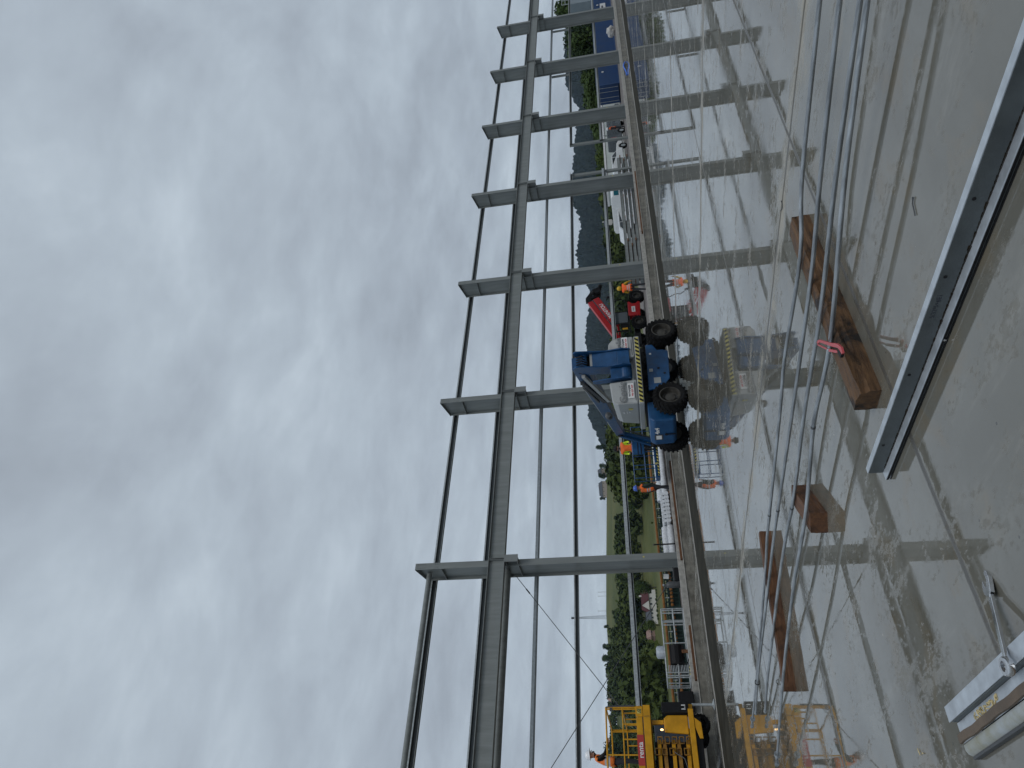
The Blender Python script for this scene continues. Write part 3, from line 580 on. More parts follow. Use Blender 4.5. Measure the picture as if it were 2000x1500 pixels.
# ---------------------------------------------------------------- machines
def wheel(parent,c,ax,r,w,rim_r,lugs=22,rimmat=None,face=1):
    """tyre + rim, wheel axis ax, outer face on +ax"""
    ax=Vector(ax).normalized(); c=Vector(c)
    wt=MB(); h=w/2
    prof=[(rim_r,-h*.75),(r*.80,-h),(r*.90,-h*.96),(r*.955,-h*.8),(r*.965,0),(r*.955,h*.8),(r*.90,h*.96),(r*.80,h),(rim_r,h*.75)]
    wt.lathe(prof,c,ax,36,closed=True)
    a=ax.orthogonal().normalized() if abs(ax.z)<.1 else Vector((1,0,0)); a=Vector((0,0,1)); b=ax.cross(a).normalized()
    for i in range(lugs):
        for sd in (-1,1):
            t0=2*PI*(i+(.5 if sd>0 else 0))/lugs; t1=t0+.22*sd*0+.20
            rad=lambda t,q:(a*math.cos(t)+b*math.sin(t))*q
            p0=c+rad(t0,r*.975)+ax*sd*h*.98; p1=c+rad(t0+.17,r*.985)+ax*sd*h*.05
            wt.bar(p0,p1,r*.10,r*.055,0,up=rad((t0+t1)/2,1))
            wt.bar(c+rad(t0,r*.98)+ax*sd*h*.97,c+rad(t0-.02,r*.80)+ax*sd*h*1.02,r*.10,r*.04,0,up=ax)
    R0=bpy.data.objects.new('wheel',wt.mesh('wheel',m_rubber)); C.objects.link(R0); R0.parent=parent
    rm=MB(); rm.lathe([(rim_r*1.02,h*.80),(rim_r*.93,h*.84),(rim_r*.90,h*.45),(rim_r*.84,-h*.1),(rim_r*.50,-h*.25),(rim_r*.48,h*.22),(rim_r*.30,h*.30),(.01,h*.32)],c,ax,28,closed=None)
    for i in range(8):
        t=2*PI*i/8; q=c+(a*math.cos(t)+b*math.sin(t))*rim_r*.64-ax*h*.22; rm.tube(q,q+ax*h*.18,rim_r*.05,6)
    rm.lathe([(rim_r*1.02,-h*.8),(rim_r*.9,-h*.7),(.02,-h*.6)],c,ax,20,closed=None)
    rm.build('rim',rimmat or m_rim,R0,smooth=True); return R0
def hazard(parent,p0,p1,h,n,nrm,up=(0,0,1),name='hazard_stripe',m0=None,th=.006):
    """yellow plate with slanted black bars, from p0 to p1"""
    p0,p1=Vector(p0),Vector(p1); d=p1-p0; L_=d.length; d.normalize(); nr=Vector(nrm).normalized(); up=Vector(up)
    b=MB(); b.prism([(0,-h/2),(L_,-h/2),(L_,h/2),(0,h/2)],lambda a,c,k:p0+d*a+up*c+nr*k,0,th*.5,0)
    st=L_/n
    for i in range(n):
        x=i*st; b.prism([(x,-h/2),(x+st*.5,-h/2),(min(L_,x+st*.5+h*.6),h/2),(min(L_,x+h*.6),h/2)],lambda a,c,k:p0+d*a+up*c+nr*k,th*.5+.001,th,1)
    return b.build(name,[m0 or m_haz,m_black],parent)
def sign(parent,c,w,h,x,y,m=None,name='sign_plate',th=.008):
    x=Vector(x).normalized(); y=Vector(y).normalized(); z=x.cross(y); c=Vector(c)
    b=MB(); b.prism([(-w/2,-h/2),(w/2,-h/2),(w/2,h/2),(-w/2,h/2)],lambda a,q,k:c+x*a+y*q+z*k,0,th); return b.build(name,m or m_white,parent)
# ---- blue articulated boom lift. chassis frame: +x along axle line to the right wheel, +y away from camera
BC=Vector((16.10,18.57,0)); BA=R(4.95)
bl_=thing('boom_lift','blue and grey boom lift on four black tyres, standing on the wet floor','boom lift',BC,BA)
for nm,x,y,st in (('a',1.62,-.90,0),('b',-1.60,-.90,0),('c',-1.60,.92,0),('d',1.62,.92,0)):
    wheel(bl_,(x,y,.54),(math.sin(R(st)),-math.cos(R(st)) if y<0 else math.cos(R(st)),0),.54,.42,.33)
b=MB(); b.b2((-1.75,-.55,.52),(1.75,.55,1.05)); b.b2((-1.25,-.62,1.051),(1.25,.75,1.33)); b.tube((-1.6,-.75,.54),(-1.6,.75,.54),.13,12); b.tube((1.62,-.75,.54),(1.62,.75,.54),.13,12); b.build('axle_frame',m_black,bl_)
b=MB(); b.prism([(1.10,1.13),(1.10,.90),(.80,.76),(.80,.56),(.72,.40),(-.62,.46),(-1.05,.72),(-1.10,1.17)],lambda a,c,k:(a,k,c),-.86,-.80); b.build('side_plate',m_blue,bl_,bevel=.012)
b=MB(); b.prism([(1.10,1.13),(1.10,.90),(.80,.76),(.80,.50),(-.62,.46),(-1.05,.72),(-1.10,1.17)],lambda a,c,k:(a,k,c),.80,.86); o=b.build('side_plate',m_blue,bl_,bevel=.012)
for x,z in ((-.12,.78),(-.38,.60)):
    b=MB(); b.tube((x,-.861,z),(x,-.868,z),.045,16); b.build('plate_hole',m_black,bl_)
sign(bl_,(-.70,-.862,.86),.26,.22,(1,0,0),(0,0,1),m_grey,'data_plate'); sign(bl_,(.62,-.862,1.0),.08,.07,(1,0,0),(0,0,1),m_white,'small_sticker'); sign(bl_,(-.2,-.862,1.03),.14,.12,(1,0,0),(0,0,1),m_grey,'caution_plate')
# end block between the near and far left wheels
b=MB(); b.prism([(-1.35,.50),(-2.05,.40),(-2.20,.50),(-2.22,1.10),(-2.10,1.24),(-1.35,1.26)],lambda a,c,k:(a,k,c),-.56,.60); b.build('end_housing',m_blued,bl_,bevel=.05,seg=3)
text('drive_marking','4x4',.19,m_white,bl_,(-2.226,-.08,1.02),(0,-1,0),(0,0,1),.002,bold=.006)
sign(bl_,(-2.222,.22,.98),.24,.26,(0,-1,0),(0,0,1),m_greyd,'plate_frame'); sign(bl_,(-2.232,.22,.98),.17,.17,(0,-1,0),(0,0,1),m_white,'paper_plate')
b=MB(); b.bar((-2.225,.1,.72),(-2.225,.1,.45),.03,.02); b.tube((-2.22,.1,.74),(-2.24,.1,.74),.05,10); b.build('tow_lug',m_black,bl_)
b=MB(); random.seed(3)
for i in range(26):
    x=-1.5+3*random.random(); p=[(x,-.62-.1*random.random(),1.05+.2*random.random())]
    for k in range(3): p.append((p[-1][0]+.25*(random.random()-.4),p[-1][1]+.04*(random.random()-.5),1.05+.22*random.random()))
    b.path(p,.018,6)
b.tube((-.9,-.3,1.05),(.9,-.3,1.2),.3,12); b.tube((0,0,1.0),(0,0,1.34),.62,28); b.build('hoses_and_slew_ring',m_black,bl_,smooth=True)
# turret: local frame inside the lift, heading 22 deg clockwise from world +Y
TH=R(22); ta=math.atan2(math.cos(TH),math.sin(TH))-BA   # direction of boom in lift frame
A=Vector((math.cos(ta),math.sin(ta),0)); Bq=Vector((A.y,-A.x,0)); U=Vector((0,0,1))
def T(a,b_,z): return A*a+Bq*(b_+.08)+U*z
def tbox(mb,a0,a1,b0,b1,z0,z1,m=0):
    mb.prism([(a0,b0),(a1,b0),(a1,b1),(a0,b1)],lambda p,q,k:T(p,q,k),z0,z1,m)
RB=-1.45
b=MB(); tbox(b,RB+.02,1.7,-1.17,1.17,1.34,1.52); b.build('turret_base',m_grey,bl_,bevel=.03,seg=3)
hazard(bl_,T(RB+.012,-1.12,1.43),T(RB+.012,1.12,1.43),.12,16,-A)
def cover(b0,b1,name,a1,outer):
    mb=MB(); 
    pr=[(b0,1.53),(b1,1.53)]
    top=2.40
    if outer<0: pr=[(b0,1.53),(b1,1.53),(b1,top+.02),(b0+.14,top-.04),(b0+.02,top-.22)]
    else: pr=[(b0,1.53),(b1,1.53),(b1-.02,top-.22),(b1-.14,top-.04),(b0,top+.02)]
    n=len(pr); cuts=[(RB+.10,.93,-.16),(RB,.985,-.04),(RB-.0+.0,.0,0)]
    # rear face leans forward toward its top
    vs=[]
    for (x,y) in pr:
        vs.append(T(RB+(.16 if y>2.2 else .0)+(.0),x,y))
    for (x,y) in pr: vs.append(T(a1-(.25 if y>2.0 else 0),x,y-(.08 if y>2.0 else 0)))
    fs=[tuple(range(n))[::-1],tuple(range(n,2*n))]+[(i,(i+1)%n,n+(i+1)%n,n+i) for i in range(n)]
    mb.add(vs,fs); return mb.build(name,m_grey,bl_,bevel=.05,seg=3)
cover(-1.17,-.34,'counterweight_cover',.95,-1); cover(.44,1.17,'counterweight_cover',.95,1)
b=MB(); tbox(b,-1.38,.3,-.335,.435,1.53,1.60,0); b.build('boom_channel',m_greyd,bl_)
for b0,sz in ((-.74,.30),(.80,.30)):
    text('embossed_letters','Genie',sz,m_grey if False else mat('embossed_grey',(.20,.21,.215),.5,0,.05,3),bl_,T(RB+.012+(.0),b0,2.0)-A*.004,Bq,U,.012,bold=.004)
for b0,y in ((-.72,1.74),(.90,1.82)):
    sign(bl_,T(RB-.004,b0,y),.50,.20,Bq,U,m_white,'rental_sign')
    text('rental_lettering','WYNAJEM',.086,m_ink,bl_,T(RB-.014,b0,y+.045),Bq,U,.002,bold=.003); text('phone_number','790 029 429',.078,m_redink,bl_,T(RB-.014,b0,y-.05),Bq,U,.002,bold=.002)
for q_ in ((-1.05,-.42),(.5,1.05)):
    b=MB(); tbox(b,RB-.012,RB-.002,*q_,1.60,1.612); b.build('cover_seam',m_greyd,bl_)
# left flank of the turret with small lettering
for k,(s_,z,sz) in enumerate((('SERVICE',2.02,.07),('SAFE USE',1.92,.06),('S-65',1.84,.07))): text('side_lettering',s_,sz,m_white,bl_,T(-.55,-1.176,z),-A,U,.002)
sign(bl_,T(-.9,-1.174,1.80),.17,.14,-A,U,m_haz,'warning_sticker')
# riser: two side plates with a cross box between, boom pivot on top
def plate(b0,b1,pts,name,m=m_blue,bev=.01):
    mb=MB(); mb.prism(pts,lambda a,z,k:T(a,k,z),b0,b1); return mb.build(name,m,bl_,bevel=bev)
P_=[(-1.52,1.66),(-1.62,1.95),(-1.50,2.45),(-1.58,3.0),(-1.66,3.45),(-1.52,3.55),(-1.20,3.50),(-.85,3.05),(-.80,2.3),(-1.0,1.66)]
plate(.70,.74,P_,'riser_plate'); plate(.16,.20,P_,'riser_plate')
b=MB(); tbox(b,-1.50,-.95,.205,.695,1.70,2.10); b.prism([(-1.50,2.10),(-.95,2.10),(-.95,2.92),(-1.40,2.92)],lambda a,z,k:T(a,k,z),.205,.695); b.build('riser_box',m_blue,bl_,bevel=.012)
b=MB(); tbox(b,-1.38,-1.0,.21,.69,2.925,3.0); b.build('riser_cap',m_grey,bl_)
b=MB(); b.tube(T(-1.30,.20,3.18),T(-1.30,.70,3.18),.085,16); b.build('pivot_tube',m_blue,bl_,smooth=True)
b=MB(); 
for k in range(5): b.path([T(-1.35+.04*k,.25+.09*k,3.05),T(-1.48,.26+.09*k,3.25),T(-1.40,.25+.09*k,3.45)],.022,6)
tbox(b,-1.2,-.9,.21,.69,3.02,3.42); b.build('pivot_hoses',m_black,bl_,smooth=True)
# lower boom tube, lift cylinder
plate(-.26,-.22,[(-1.40,1.68),(-1.50,1.95),(-1.42,2.5),(-1.30,2.95),(-1.05,2.95),(-1.05,2.3),(-1.0,1.68)],'lower_link_plate')
b=MB(); b.tube(T(-1.22,-.20,1.85),T(-1.22,.14,1.85),.20,18); tbox(b,-1.36,-1.0,-.20,.14,1.70,2.35); b.build('lower_boom',m_blue,bl_,bevel=.01)
def seg(p0,p1,w,h,name,m,up=(0,0,1),bev=.01): 
    mb=MB(); mb.bar(p0,p1,w,h,0,up); return mb.build(name,m,bl_,bevel=bev)
def W2L(p):  # world -> lift frame
    q=Vector(p)-BC; c_,s_=math.cos(-BA),math.sin(-BA); return Vector((q.x*c_-q.y*s_,q.x*s_+q.y*c_,q.z))
PV=T(-1.35,.42,3.38); TIP=W2L((19.95,26.15,2.44))
dB=(TIP-PV); 
seg(PV+dB*.0-Vector((0,0,.0)),PV+dB*.40,.42,.46,'main_boom',m_blue); seg(PV+dB*.401,PV+dB*.72,.38,.44,'boom_extension',m_blue); seg(PV+dB*.721,PV+dB*1.0,.32,.38,'boom_extension',m_blue)
seg(PV+dB*.30+Vector((0,0,.30)),PV+dB*.97+Vector((0,0,.22)),.10,.09,'cable_track',m_grey)
sdv=Bq*-.30
seg(PV+dB*.05+sdv-U*.05,PV+dB*.37+sdv-U*.42,.12,.13,'lift_cylinder',m_grey); seg(PV+dB*.16+sdv*1.0+U*.15,PV+dB*.36+sdv-U*.05,.16,.08,'cable_carrier',m_greyd)
for k in range(14): 
    b=MB(); q=PV+dB*(.12+.019*k)+sdv*1.05+U*(.12-.028*k); b.box(q,(.10,.10,.13)); b.build('chain_link',m_greyd,bl_)
b=MB(); b.lathe([(.01,0),(.10,.04),(.13,.16),(.12,.28)],T(.4,-.9,2.62),A-U*.2,14); b.build('exhaust_cowl',m_greyd,bl_,smooth=True)
# jib down to the basket
J0=TIP; J1=W2L((19.85,26.9,.98))
seg(J0+U*.10,J1,.16,.16,'jib',m_blue); seg(J0-Bq*.2,J1-Bq*.18+U*.1,.09,.09,'jib_link',m_blue); seg(J0+Bq*.14-U*.12,J1+Bq*.14,.06,.06,'jib_cylinder',m_greyd)
for j_,r_,l_ in ((J0,.12,.22),(J1,.14,.25)):
    b=MB(); b.tube(j_-Bq*l_,j_+Bq*l_,r_,14); b.build('jib_pin',m_black,bl_)
# basket
BK=W2L((19.75,27.72,0)); bt=thing('basket',None,None,BK,0); bt.parent=bl_; bt.location=BK; bt.rotation_euler=(0,0,math.atan2(Bq.y,Bq.x))
hw,hd=1.22,.42
b=MB(); b.b2((-hw,-hd,.80),(hw,hd,.95)); b.b2((-hw,-hd,.80),(hw,-hd+.03,1.0)); b.b2((-hw,hd-.03,.80),(hw,hd,1.0)); b.build('deck',m_blue,bt)
hazard(bt,(-1.15,-hd-.004,.86),(1.15,-hd-.004,.86),.075,16,(0,-1,0))
b=MB()
for z in (1.98,1.45):
    for y in (-hd,hd): b.tube((-hw,y,z),(hw,y,z),.024,8)
    for x in (-hw,hw): b.tube((x,-hd,z),(x,hd,z),.024,8)
for x in (-hw,-.62,.0,.62,hw):
    for y in (-hd,hd): b.tube((x,y,.84),(x,y,1.98),.02,8)
b.build('guard_rail',m_blue,bt,smooth=True)
b=MB(); b.b2((-.12,-hd-.06,1.42),(.52,-hd-.02,1.98)); b.build('control_panel',m_blue,bt,bevel=.02)
b=MB(); b.b2((-.10,-hd-.075,1.70),(.5,-hd-.062,1.74)); b.b2((-.10,-hd-.075,1.55),(.5,-hd-.062,1.60)); b.b2((.1,-hd-.25,1.1),(.3,-hd-.08,1.38)); b.build('panel_slots',m_black,bt)
sign(bt,(-.6,-hd-.006,.95),.10,.08,(1,0,0),(0,0,1),m_haz,'warning_sticker')
b=MB(); b.path([(.15,-hd-.12,1.4),(.35,-hd-.3,1.2),(.2,-hd-.35,1.0),(.5,-hd-.3,.8)],.03,8); b.build('hose_loop',m_greyd,bt,smooth=True)
# ---- yellow scissor lift at the left edge
SX,SY=7.22,23.70    # near right corner
sl=thing('scissor_lift','yellow scissor lift with a red sign, on outriggers at the left edge of the view','scissor lift',(SX,SY,0))
LN,WD=5.2,2.5
def sb(a,b_,name,m=m_yel,bev=.012,par=None):
    mb=MB(); mb.b2(a,b_); return mb.build(name,m,par or sl,bevel=bev)
sb((-LN,0,2.02),(.02,.10,2.24),'platform_beam'); sb((-LN,WD-.1,2.02),(.02,WD,2.24),'platform_beam'); sb((-.08,.101,2.02),(.02,WD-.101,2.24),'platform_beam')
sb((-LN,.02,2.245),(0,WD-.02,2.27),'deck',m_greyd)
sb((-LN,.0,2.275),(-.34,.025,2.46),'toe_board'); sb((-LN,WD-.03,2.275),(0,WD,2.46),'toe_board')
sb((-.335,-.012,2.245),(-.03,.012,2.47),'toe_board'); sb((-.03,.03,2.275),(0,WD-.04,2.46),'toe_board')
sign(sl,(-1.29,-.004,2.37),.86,.20,(1,0,0),(0,0,1),m_signred,'red_sign'); text('sign_lettering','renta',.21,m_white,sl,(-1.29,-.014,2.37),(1,0,0),(0,0,1),.002,bold=.004)
hazard(sl,(-.24,-.016,2.36),(-.10,-.016,2.36),.13,3,(0,-1,0)); hazard(sl,(-2.42,-.006,2.36),(-2.25,-.006,2.36),.13,3,(0,-1,0))
text('small_lettering','H18 SXL',.045,m_ink,sl,(-.32,-.006,2.13),(0.08,0,-1),(1,0,0.08),.001)
b=MB()
for y in (.03,WD-.03):
    b.tube((-LN,y,3.40),(-.05,y,3.40),.027,10); b.tube((-LN,y,2.88),(-.05,y,2.88),.022,10)
    for i in range(12):
        x=-.10-i*.44; b.tube((x,y,2.46),(x,y,2.88 if i%3 else 3.40),.022,8)
for z in (3.40,2.88): b.tube((-.05,.03,z),(-.05,WD-.03,z),.026,10)
for y in (.03,.6,1.25,1.9,WD-.03): b.tube((-.05,y,2.46),(-.05,y,3.40 if y in(.03,WD-.03) else 2.88),.024,8)
b.build('guard_rail',m_yel,sl,smooth=True)
b=MB(); b.path([(-.05,.03,3.40),(-.02,.03,3.30),(.0,.03,2.5)],.03,8); b.b2((-.16,-.01,3.2),(-.06,.05,3.28)); b.build('gate_latch',m_greyd,sl)
# base frame
sb((-LN,.0,.70),(-.10,.12,.86),'base_rail'); sb((-LN,WD-.12,.70),(-.1,WD,.86),'base_rail'); sb((-LN,.13,.5),(-.3,WD-.13,.72),'base_frame',m_black)
mb=MB(); mb.prism([(-.35,.69),(-.62,.69),(-.95,.58),(-.95,.48),(-.5,.50)],lambda a,z,k:(a,k,z),.02,.1); mb.build('end_gusset',m_yel,sl,bevel=.01)
mb=MB(); mb.prism([(-.24,.88),(-.24,1.50),(-.34,1.62),(-.74,1.62),(-.80,.88)],lambda a,z,k:(a,k,z),.16,.26); mb.build('pump_housing',m_yel,sl,bevel=.03)
mb=MB(); mb.b2((-.50,.2,1.63),(-.38,.3,2.0)); mb.build('lamp_post',m_yel,sl)
mb=MB(); mb.ball((-.70,.05,1.70),(.032,.032,.05)); lo=mb.build('work_lamp',m_lamp,sl,smooth=True)
# folded scissor stack
for k in range(5):
    z=.98+.215*k
    for y in (.22,.34,WD-.34,WD-.22):
        mb=MB(); s=(1 if k%2 else -1)*.03
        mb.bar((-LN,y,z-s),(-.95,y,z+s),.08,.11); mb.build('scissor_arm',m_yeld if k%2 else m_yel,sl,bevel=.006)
for x in (-.98,-1.30,-2.25,-2.60):
    b=MB()
    for k in range(5):
        z=.92+.215*k+(.1 if x in(-1.30,-2.25) else 0); 
        if z<1.95:
            for (a,c) in (((x-.10,z-.075),(x+.10,z-.055)),((x-.10,z+.055),(x+.10,z+.075)),((x-.10,z-.054),(x-.08,z+.054)),((x+.08,z-.054),(x+.10,z+.054))): b.b2((a[0],.10,a[1]),(c[0],.175,c[1]))
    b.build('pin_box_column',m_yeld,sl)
b=MB()
for k in range(5): b.tube((-1.5-.3*k,.3,1.02+.2*k%.8),(-1.5-.3*k,WD-.3,1.02+.2*k%.8),.06,10)
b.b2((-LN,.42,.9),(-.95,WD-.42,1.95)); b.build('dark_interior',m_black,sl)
b=MB(); b.path([(-1.9,.08,1.75),(-2.1,.06,1.45),(-2.3,.05,1.30),(-2.2,.05,1.15),(-2.6,.06,1.05),(-2.9,.07,1.3)],.018,6); b.path([(-1.3,.12,1.4),(-1.5,.06,1.1),(-1.9,.05,1.0),(-2.3,.06,1.2)],.015,6); b.build('hanging_hose',m_greyd,sl,smooth=True)
mb=MB(); mb.b2((-LN,.1,.9),(-3.0,.5,1.98)); mb.build('engine_tray',m_yel,sl,bevel=.02)
for x in (-.42,-2.0): wheel(sl,(x,.55,.50),(0,-1,0),.30,.30,.17,16,m_black)
for x in (-.42,-2.0): wheel(sl,(x,WD-.4,.50),(0,1,0),.30,.30,.17,16,m_black)
# outriggers
for y,n in ((.30,'outrigger'),(WD+1.6,'outrigger')):
    b=MB(); x=.10 if y<1 else .25
    b.tube((x,y,.06),(x,y,.72),.045,14,m=1); b.lathe([(.02,.0),(.16,.0),(.17,.02),(.05,.07)],(x,y,.004),(0,0,1),18,m=1)
    if y>1: b.bar((x-.3,WD,.78),(x,y,.75),.12,.12,0)
    else: b.bar((-.3,.3,.8),(x,y,.76),.12,.12,0)
    b.build('outrigger',[m_yel,m_galv],sl,smooth=False)
b=MB(); b.b2((-.20,.06,.86),(.12,.42,1.66)); b.build('control_box',m_black,sl,bevel=.02)
text('box_number','1.1',.16,m_white,sl,(-.04,.056,.98),(1,0,0),(0,0,1),.002,bold=.006)
# dark skip and crate behind the lift
t=thing('skip_container','dark blue steel skip standing behind the yellow scissor lift','skip',(7.2,33.6,.3))
b=MB(); b.prism([(-3.4,0),(1.6,0),(2.2,1.75),(-4,1.75)],lambda a,z,k:(a,k,z),-.9,.9); b.build('body',mat('dark_blue_skip_paint',(.025,.032,.045),.3,0,.3,2),t,bevel=.02)
for x in (-2.4,-1.2,0,1.2):
    b=MB(); b.b2((x-.03,-.93,.05),(x+.03,-.905,1.72)); b.build('rib',m_greyd,t)
t=thing('crate','small black crate standing on the wall beside the outrigger tube','crate',(8.75,28.6,.44)); b=MB(); b.b2((-.38,-.3,0),(.38,.3,.55)); b.build('body',m_black,t,bevel=.03); b=MB(); b.b2((-.40,-.32,.551),(.40,.32,.59)); b.build('rim',m_greyd,t)
# ---------------------------------------------------------------- people (one continuous skinned body each)
def skinmesh(J,E_,sub=1):
    """J name->(co,r or (rx,ry)), E_ list of (a,b); pelvis first"""
    names=list(J); ix={n:i for i,n in enumerate(names)}
    me=bpy.data.meshes.new('sk'); me.from_pydata([J[n][0] for n in names],[(ix[a],ix[b]) for a,b in E_],[])
    o=bpy.data.objects.new('sk',me); C.objects.link(o)
    me.skin_vertices.new(name='skin') if hasattr(me.skin_vertices,'new') else None
    o.modifiers.new('skin','SKIN')
    lay=me.skin_vertices[0].data if len(me.skin_vertices) else None
    if lay is None: raise RuntimeError('no skin layer')
    for i,n in enumerate(names):
        r=J[n][1]; lay[i].radius=r if isinstance(r,tuple) else (r,r); lay[i].use_root=(i==0)
    s=o.modifiers.new('sub','SUBSURF'); s.levels=sub; s.render_levels=sub
    bpy.context.view_layer.update()
    out=bpy.data.meshes.new_from_object(o.evaluated_get(bpy.context.evaluated_depsgraph_get()))
    bpy.data.objects.remove(o); bpy.data.meshes.remove(me); return out
def pdist(p,a,b):
    ab=b-a; t=max(0,min(1,(p-a).dot(ab)/max(1e-9,ab.length_squared))); return (p-a-ab*t).length
def person(label,loc,rz,cols,pose=None,vest=None,helmet=None,hood=None,hair=None,beard=False,stripes=True,legstripe=None,pack=None):
    """faces local -Y. cols: jacket, trousers"""
    t=thing('person',label,'person',loc,rz)
    J={'pelvis':((0,.01,.96),(.15,.115)),'spine':((0,.015,1.14),(.145,.11)),'chest':((0,.01,1.34),(.17,.125)),'neck':((0,0,1.50),.055),'chin':((0,-.02,1.575),.068),'head':((0,-.01,1.66),(.082,.10)),'crown':((0,.005,1.735),.07),
    'hipL':((.10,0,.88),.10),'kneeL':((.11,-.02,.50),.066),'ankL':((.115,.02,.10),.047),'toeL':((.13,-.13,.045),.042),
    'hipR':((-.10,0,.88),.10),'kneeR':((-.11,-.02,.50),.066),'ankR':((-.115,.02,.10),.047),'toeR':((-.13,-.13,.045),.042),
    'shL':((.19,.01,1.415),.07),'elL':((.25,.02,1.14),.05),'wrL':((.25,-.06,.90),.034),'palmL':((.248,-.075,.83),(.018,.038)),
    'shR':((-.19,.01,1.415),.07),'elR':((-.25,.02,1.14),.05),'wrR':((-.25,-.06,.90),.034),'palmR':((-.248,-.075,.83),(.018,.038))}
    for k,v in (pose or {}).items(): J[k]=(v,J[k][1])
    E_=[('pelvis','spine'),('spine','chest'),('chest','neck'),('neck','chin'),('chin','head'),('head','crown')]
    for s in 'LR':
        E_+=[('pelvis','hip'+s),('hip'+s,'knee'+s),('knee'+s,'ank'+s),('ank'+s,'toe'+s),('chest','sh'+s),('sh'+s,'el'+s),('el'+s,'wr'+s),('wr'+s,'palm'+s)]
    me=skinmesh(J,E_)
    # fingers: five separate tapered tubes rooted in each palm, plus nose
    bm=bmesh.new(); bm.from_mesh(me)
    add=MB()
    for s in 'LR':
        w=Vector(J['wr'+s][0]); p=Vector(J['palm'+s][0]); d=(p-w).normalized(); side=d.cross(Vector((1,0,0))); side=side.normalized() if side.length>.1 else Vector((0,1,0)); inw=d.cross(side)
        for k,l in enumerate((.062,.072,.068,.052)):
            q=p+side*(-.028+.0187*k)+d*.018; add.path([q,q+d*l*.5+inw*.004,q+d*l*.85+inw*.016],[.0095,.0085,.0065],6)
        q=p-side*.032-d*.02; add.path([q,q-side*.022+d*.025,q-side*.026+d*.055],[.011,.010,.008],6)
    h=Vector(J['head'][0]); add.path([h+Vector((0,-.085,.005)),h+Vector((0,-.118,-.022)),h+Vector((0,-.09,-.032))],[.011,.016,.012],6)
    for sx in (-1,1): add.ball(tuple(h+Vector((sx*.088,.0,-.008))),(.014,.025,.034),8,5)
    ad=add.mesh('a',m_skin); nb=len(bm.faces); bm.from_mesh(ad); bm.to_mesh(me); bm.free()
    mats=[m_skin,cols[0],cols[1],m_boot]
    me.materials.clear(); [me.materials.append(q) for q in mats]
    V={k:Vector(v[0]) for k,v in J.items()}
    segm=[]
    for a,b in E_:
        k=1
        if a in('neck','chin','head') : k=0
        if a.startswith('wr'): k=0
        if a.startswith('hip') or b.startswith('hip') or (a=='pelvis'and b!='spine'): k=2
        if a.startswith('knee'): k=2
        if a.startswith('ank'): k=3
        segm.append((V[a],V[b],k))
    for i,pl in enumerate(me.polygons):
        pl.use_smooth=True
        if i>=nb: pl.material_index=0; continue
        c=pl.center; k=min(segm,key=lambda q:pdist(c,q[0],q[1])/(1.6 if q[2]==1 and False else 1))[2]
        if c.z<.97 and k==1 and abs(c.x)<.17: k=2
        if k==2 and c.z<.13: k=3
        pl.material_index=k
    o=bpy.data.objects.new('body',me); C.objects.link(o); o.parent=t
    # eyes and mouth
    hd=V['head']
    e=MB()
    for sx in (-1,1): e.ball(tuple(hd+Vector((sx*.032,-.092,.012))),(.012,.008,.007),8,5)
    e.b2(tuple(hd+Vector((-.022,-.094,-.062))),tuple(hd+Vector((.022,-.088,-.055)))); e.build('face_features',m_ink,t)
    def shell(name,test,off,mt):
        bm=bmesh.new(); bm.from_mesh(me); bm.faces.ensure_lookup_table()
        kill=[f for i,f in enumerate(bm.faces) if i>=nb or not test(f.calc_center_median(),f)]
        bmesh.ops.delete(bm,geom=kill,context='FACES'); bm.normal_update()
        for v in bm.verts: v.co+=v.normal*off
        m2=bpy.data.meshes.new(name); bm.to_mesh(m2); bm.free(); m2.materials.clear(); m2.materials.append(mt)
        m2.polygons.foreach_set('material_index',[0]*len(m2.polygons))
        q=bpy.data.objects.new(name,m2); C.objects.link(q); q.parent=t
        so=q.modifiers.new('thick','SOLIDIFY'); so.thickness=.008; so.offset=1; return q
    arms=[(V['sh'+s]+ (V['el'+s]-V['sh'+s])*.12,V['el'+s]) for s in 'LR']+[(V['el'+s],V['wr'+s]) for s in 'LR']
    core=[(V['pelvis'],V['spine']),(V['spine'],V['chest']),(V['chest'],V['neck']),(V['chest'],V['shL']),(V['chest'],V['shR'])]
    def torso(c): return min(pdist(c,*q) for q in core)<min(pdist(c,*q) for q in arms)
    if vest:
        if stripes:
            M=bpy.data.materials.new('vest'); M=mat('hi_vis_vest',tuple(vest),.65,0,.1,10); nt=M.node_tree; p=nt.nodes['Principled BSDF']; lk=p.inputs['Base Color'].links[0].from_socket
            tc=nt.nodes.new('ShaderNodeTexCoord'); sx=nt.nodes.new('ShaderNodeSeparateXYZ'); nt.links.new(tc.outputs['Object'],sx.inputs[0])
            fac=None
            for z in (1.08,1.19):
                a=nt.nodes.new('ShaderNodeMath'); a.operation='SUBTRACT'; nt.links.new(sx.outputs[2],a.inputs[0]); a.inputs[1].default_value=z
                b=nt.nodes.new('ShaderNodeMath'); b.operation='ABSOLUTE'; nt.links.new(a.outputs[0],b.inputs[0])
                c=nt.nodes.new('ShaderNodeMath'); c.operation='LESS_THAN'; nt.links.new(b.outputs[0],c.inputs[0]); c.inputs[1].default_value=.027
                if fac is None: fac=c.outputs[0]
                else:
                    d=nt.nodes.new('ShaderNodeMath'); d.operation='MAXIMUM'; nt.links.new(fac,d.inputs[0]); nt.links.new(c.outputs[0],d.inputs[1]); fac=d.outputs[0]
            mx=nt.nodes.new('ShaderNodeMix'); mx.data_type='RGBA'; nt.links.new(fac,mx.inputs[0]); nt.links.new(lk,mx.inputs[6]); mx.inputs[7].default_value=(.42,.45,.45,1); nt.links.new(mx.outputs[2],p.inputs['Base Color'])
        else: M=mat('hi_vis_vest',tuple(vest),.65,0,.1,10)
